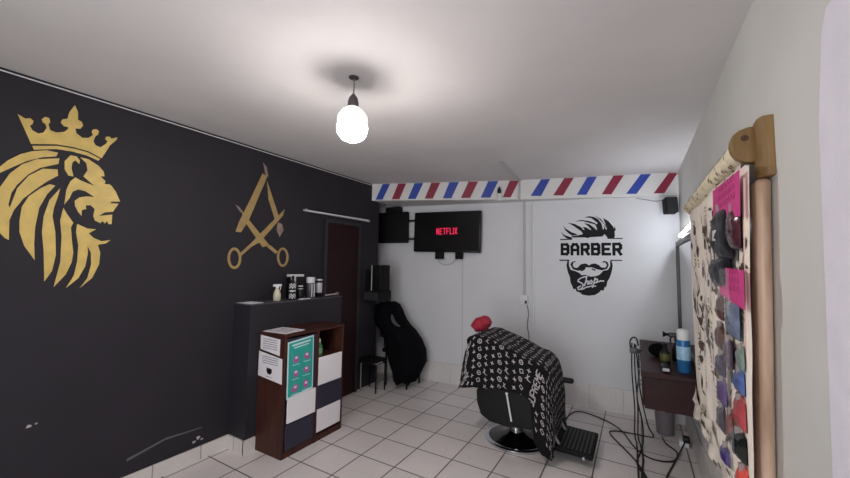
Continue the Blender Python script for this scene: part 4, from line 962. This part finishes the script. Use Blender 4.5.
for pts, l, seed in (([(1.545, 1.88), (2.02, 1.895), (2.04, 1.775), (1.56, 1.725)], 'upper bright pink card near the top of the fabric organiser', 1),
              ([(1.55, 1.545), (1.95, 1.558), (1.96, 1.445), (1.56, 1.415)], 'lower bright pink card in the middle of the fabric organiser', 2)):
    m = MB(); m.flat(pts, lambda y, z, off: Vector((PX-.026-off, y, z)), .0015); m.m = 1
    rs = random.Random(seed)
    for k in range(3):
        zz = pts[2][1]+.025+k*.032
        u = 1.62
        while u < 1.90:
            l_ = rs.uniform(.015, .04)
            m.stroke([(u, zz), (u+l_*.4, zz+.018), (u+l_, zz+.002)], .005, lambda y, z, off: Vector((PX-.026-off, y, z)), .0022); u += l_+.014
    tag(m.build('pink_card', [M_pk, M_pkd]), l, 'card')
H_ = hang
C = lambda n, c, r=.35, **k: mat(n, c, r, **k)
H_('black_pouch', C('navy_black_vinyl', (11,11,17), .4, spec=.3), 1.80, 2.18, 1.585, 1.80, .05, 'upper black shiny pouch with white lettering under the pink card', 'pouch', seed=1, mats2=M_chk)
H_('black_pouch', C('slate_vinyl', (15,16,24), .4, spec=.3), 1.86, 2.22, 1.47, 1.60, .05, 'lower slate black pouch hanging over the second pink card', 'pouch', seed=2)
H_('maroon_sachet', C('maroon_foil', (70,36,44), .2, var=.3, vscale=20), 1.69, 1.85, 1.62, 1.77, .04, 'shiny maroon sachet hanging beside the black pouch', 'sachet', seed=3)
H_('round_packet', C('steel_blue_foil', (104,114,136), .25, var=.3, vscale=24), 1.72, 1.95, 1.28, 1.435, .035, 'rounded silvery blue packet below the lower pink card', 'packet', seed=4, mats2=C('dark_blue_label', (62,76,100)))
H_('slim_packet', C('brown_foil', (84,58,52), .3, var=.2), 2.02, 2.12, 1.32, 1.44, .03, 'slim brown packet left of the silvery blue one', 'packet', seed=5)
H_('brown_vial', C('amber_plastic', (78,42,32), .3, var=.2), 2.01, 2.14, 1.19, 1.31, .035, 'small amber brown vial packet in the left pocket column', 'packet', seed=6)
H_('plum_packet', C('plum_foil', (70,50,70), .3, var=.2), 1.86, 1.98, 1.15, 1.275, .035, 'plum coloured packet in the middle pocket column', 'packet', seed=7)
H_('green_ring_packet', C('green_tint', (120,136,126), .3, var=.25, vscale=30), 1.68, 1.79, 1.19, 1.27, .025, 'pale packet with a green tint near the edge tape', 'packet', seed=8)
H_('blue_sachet', C('blue_foil', (78,98,150), .25, var=.3, vscale=25), 1.68, 1.83, 1.10, 1.19, .03, 'crinkled blue sachet above the red packet', 'sachet', seed=9)
H_('violet_packet', C('violet_foil', (50,42,72), .3, var=.2), 2.0, 2.15, 1.08, 1.185, .035, 'dark violet packet in the left pocket column', 'packet', seed=10)
H_('lilac_packet', C('lilac_foil', (98,80,122), .35, var=.2), 1.98, 2.14, .96, 1.075, .035, 'lilac packet below the dark violet one', 'packet', seed=11)
H_('red_packet', C('coral_foil', (172,72,76), .35, var=.15, vscale=16), 1.67, 1.84, .975, 1.09, .035, 'coral red packet in the right pocket column', 'packet', seed=12)
H_('green_black_packet', C('bottle_green_vinyl', (24,30,28), .12, var=.2), 1.67, 1.86, .86, .965, .045, 'glossy greenish black packet under the coral red one', 'packet', seed=13, mats2=C('silver_glint', (150,160,160)))  # the silver tag is a glint put in as colour
H_('rust_strip', C('rust_foil', (120,52,44), .4, var=.2), 1.88, 1.95, .86, .985, .03, 'narrow rust coloured strip between two packets', 'strip', seed=14)
H_('dark_sachet', C('dark_plum_vinyl', (42,32,46), .3, var=.2), 2.02, 2.16, .83, .95, .035, 'dark plum sachet near the ruffled hem', 'sachet', seed=15)
H_('purple_packet', C('purple_foil', (58,40,112), .35, var=.15), 1.95, 2.10, .72, .80, .035, 'small purple packet at the bottom of the organiser', 'packet', seed=16)
H_('orange_packet', C('orange_foil', (226,88,74), .35, var=.12), 1.66, 1.79, .73, .85, .04, 'bright orange red packet at the bottom right of the organiser', 'packet', seed=17)

# ------------------------------------------------------------------ light
w = bpy.data.worlds.new('world'); scene.world = w; w.use_nodes = True
bg = w.node_tree.nodes['Background']; bg.inputs['Color'].default_value = (.80, .86, 1, 1); bg.inputs['Strength'].default_value = WORLD
def area(name, loc, rotv, sx, sy, e, col):
    l = bpy.data.lights.new(name, 'AREA'); l.shape = 'RECTANGLE'; l.size = sx; l.size_y = sy; l.energy = e; l.color = col
    o = bpy.data.objects.new(name, l); COL.objects.link(o); o.location = loc; o.rotation_euler = rotv; return o
# daylight entering by the shop entrance behind the camera
area('daylight_entrance', (-.7, -1.7, 1.15), (R(90), 0, 0), 1.5, 2.1, DAY, (.93, .96, 1.))

# ------------------------------------------------------------------ camera
cam = bpy.data.cameras.new('camera'); co = bpy.data.objects.new('camera', cam); COL.objects.link(co)
cam.sensor_width = 36; cam.lens = 359.852*36/850; cam.clip_start = .02
r = Vector((0.86290245, 0.50513952, 0.01527807)); u = Vector((0.02208412, -0.06789318, 0.99744815)); f = Vector((-0.50488776, 0.86036305, 0.06974076))
mm = Matrix(((r.x, u.x, -f.x), (r.y, u.y, -f.y), (r.z, u.z, -f.z))).to_4x4(); mm.translation = (0, 0, 1.55)
co.matrix_world = mm
scene.camera = co
vs = scene.view_settings
vs.view_transform = 'Standard'; vs.look = 'None'; vs.gamma = 1; vs.use_curve_mapping = False; vs.exposure = 0.
scene.cycles.max_bounces = 8
scene.cycles.sample_clamp_indirect = 6
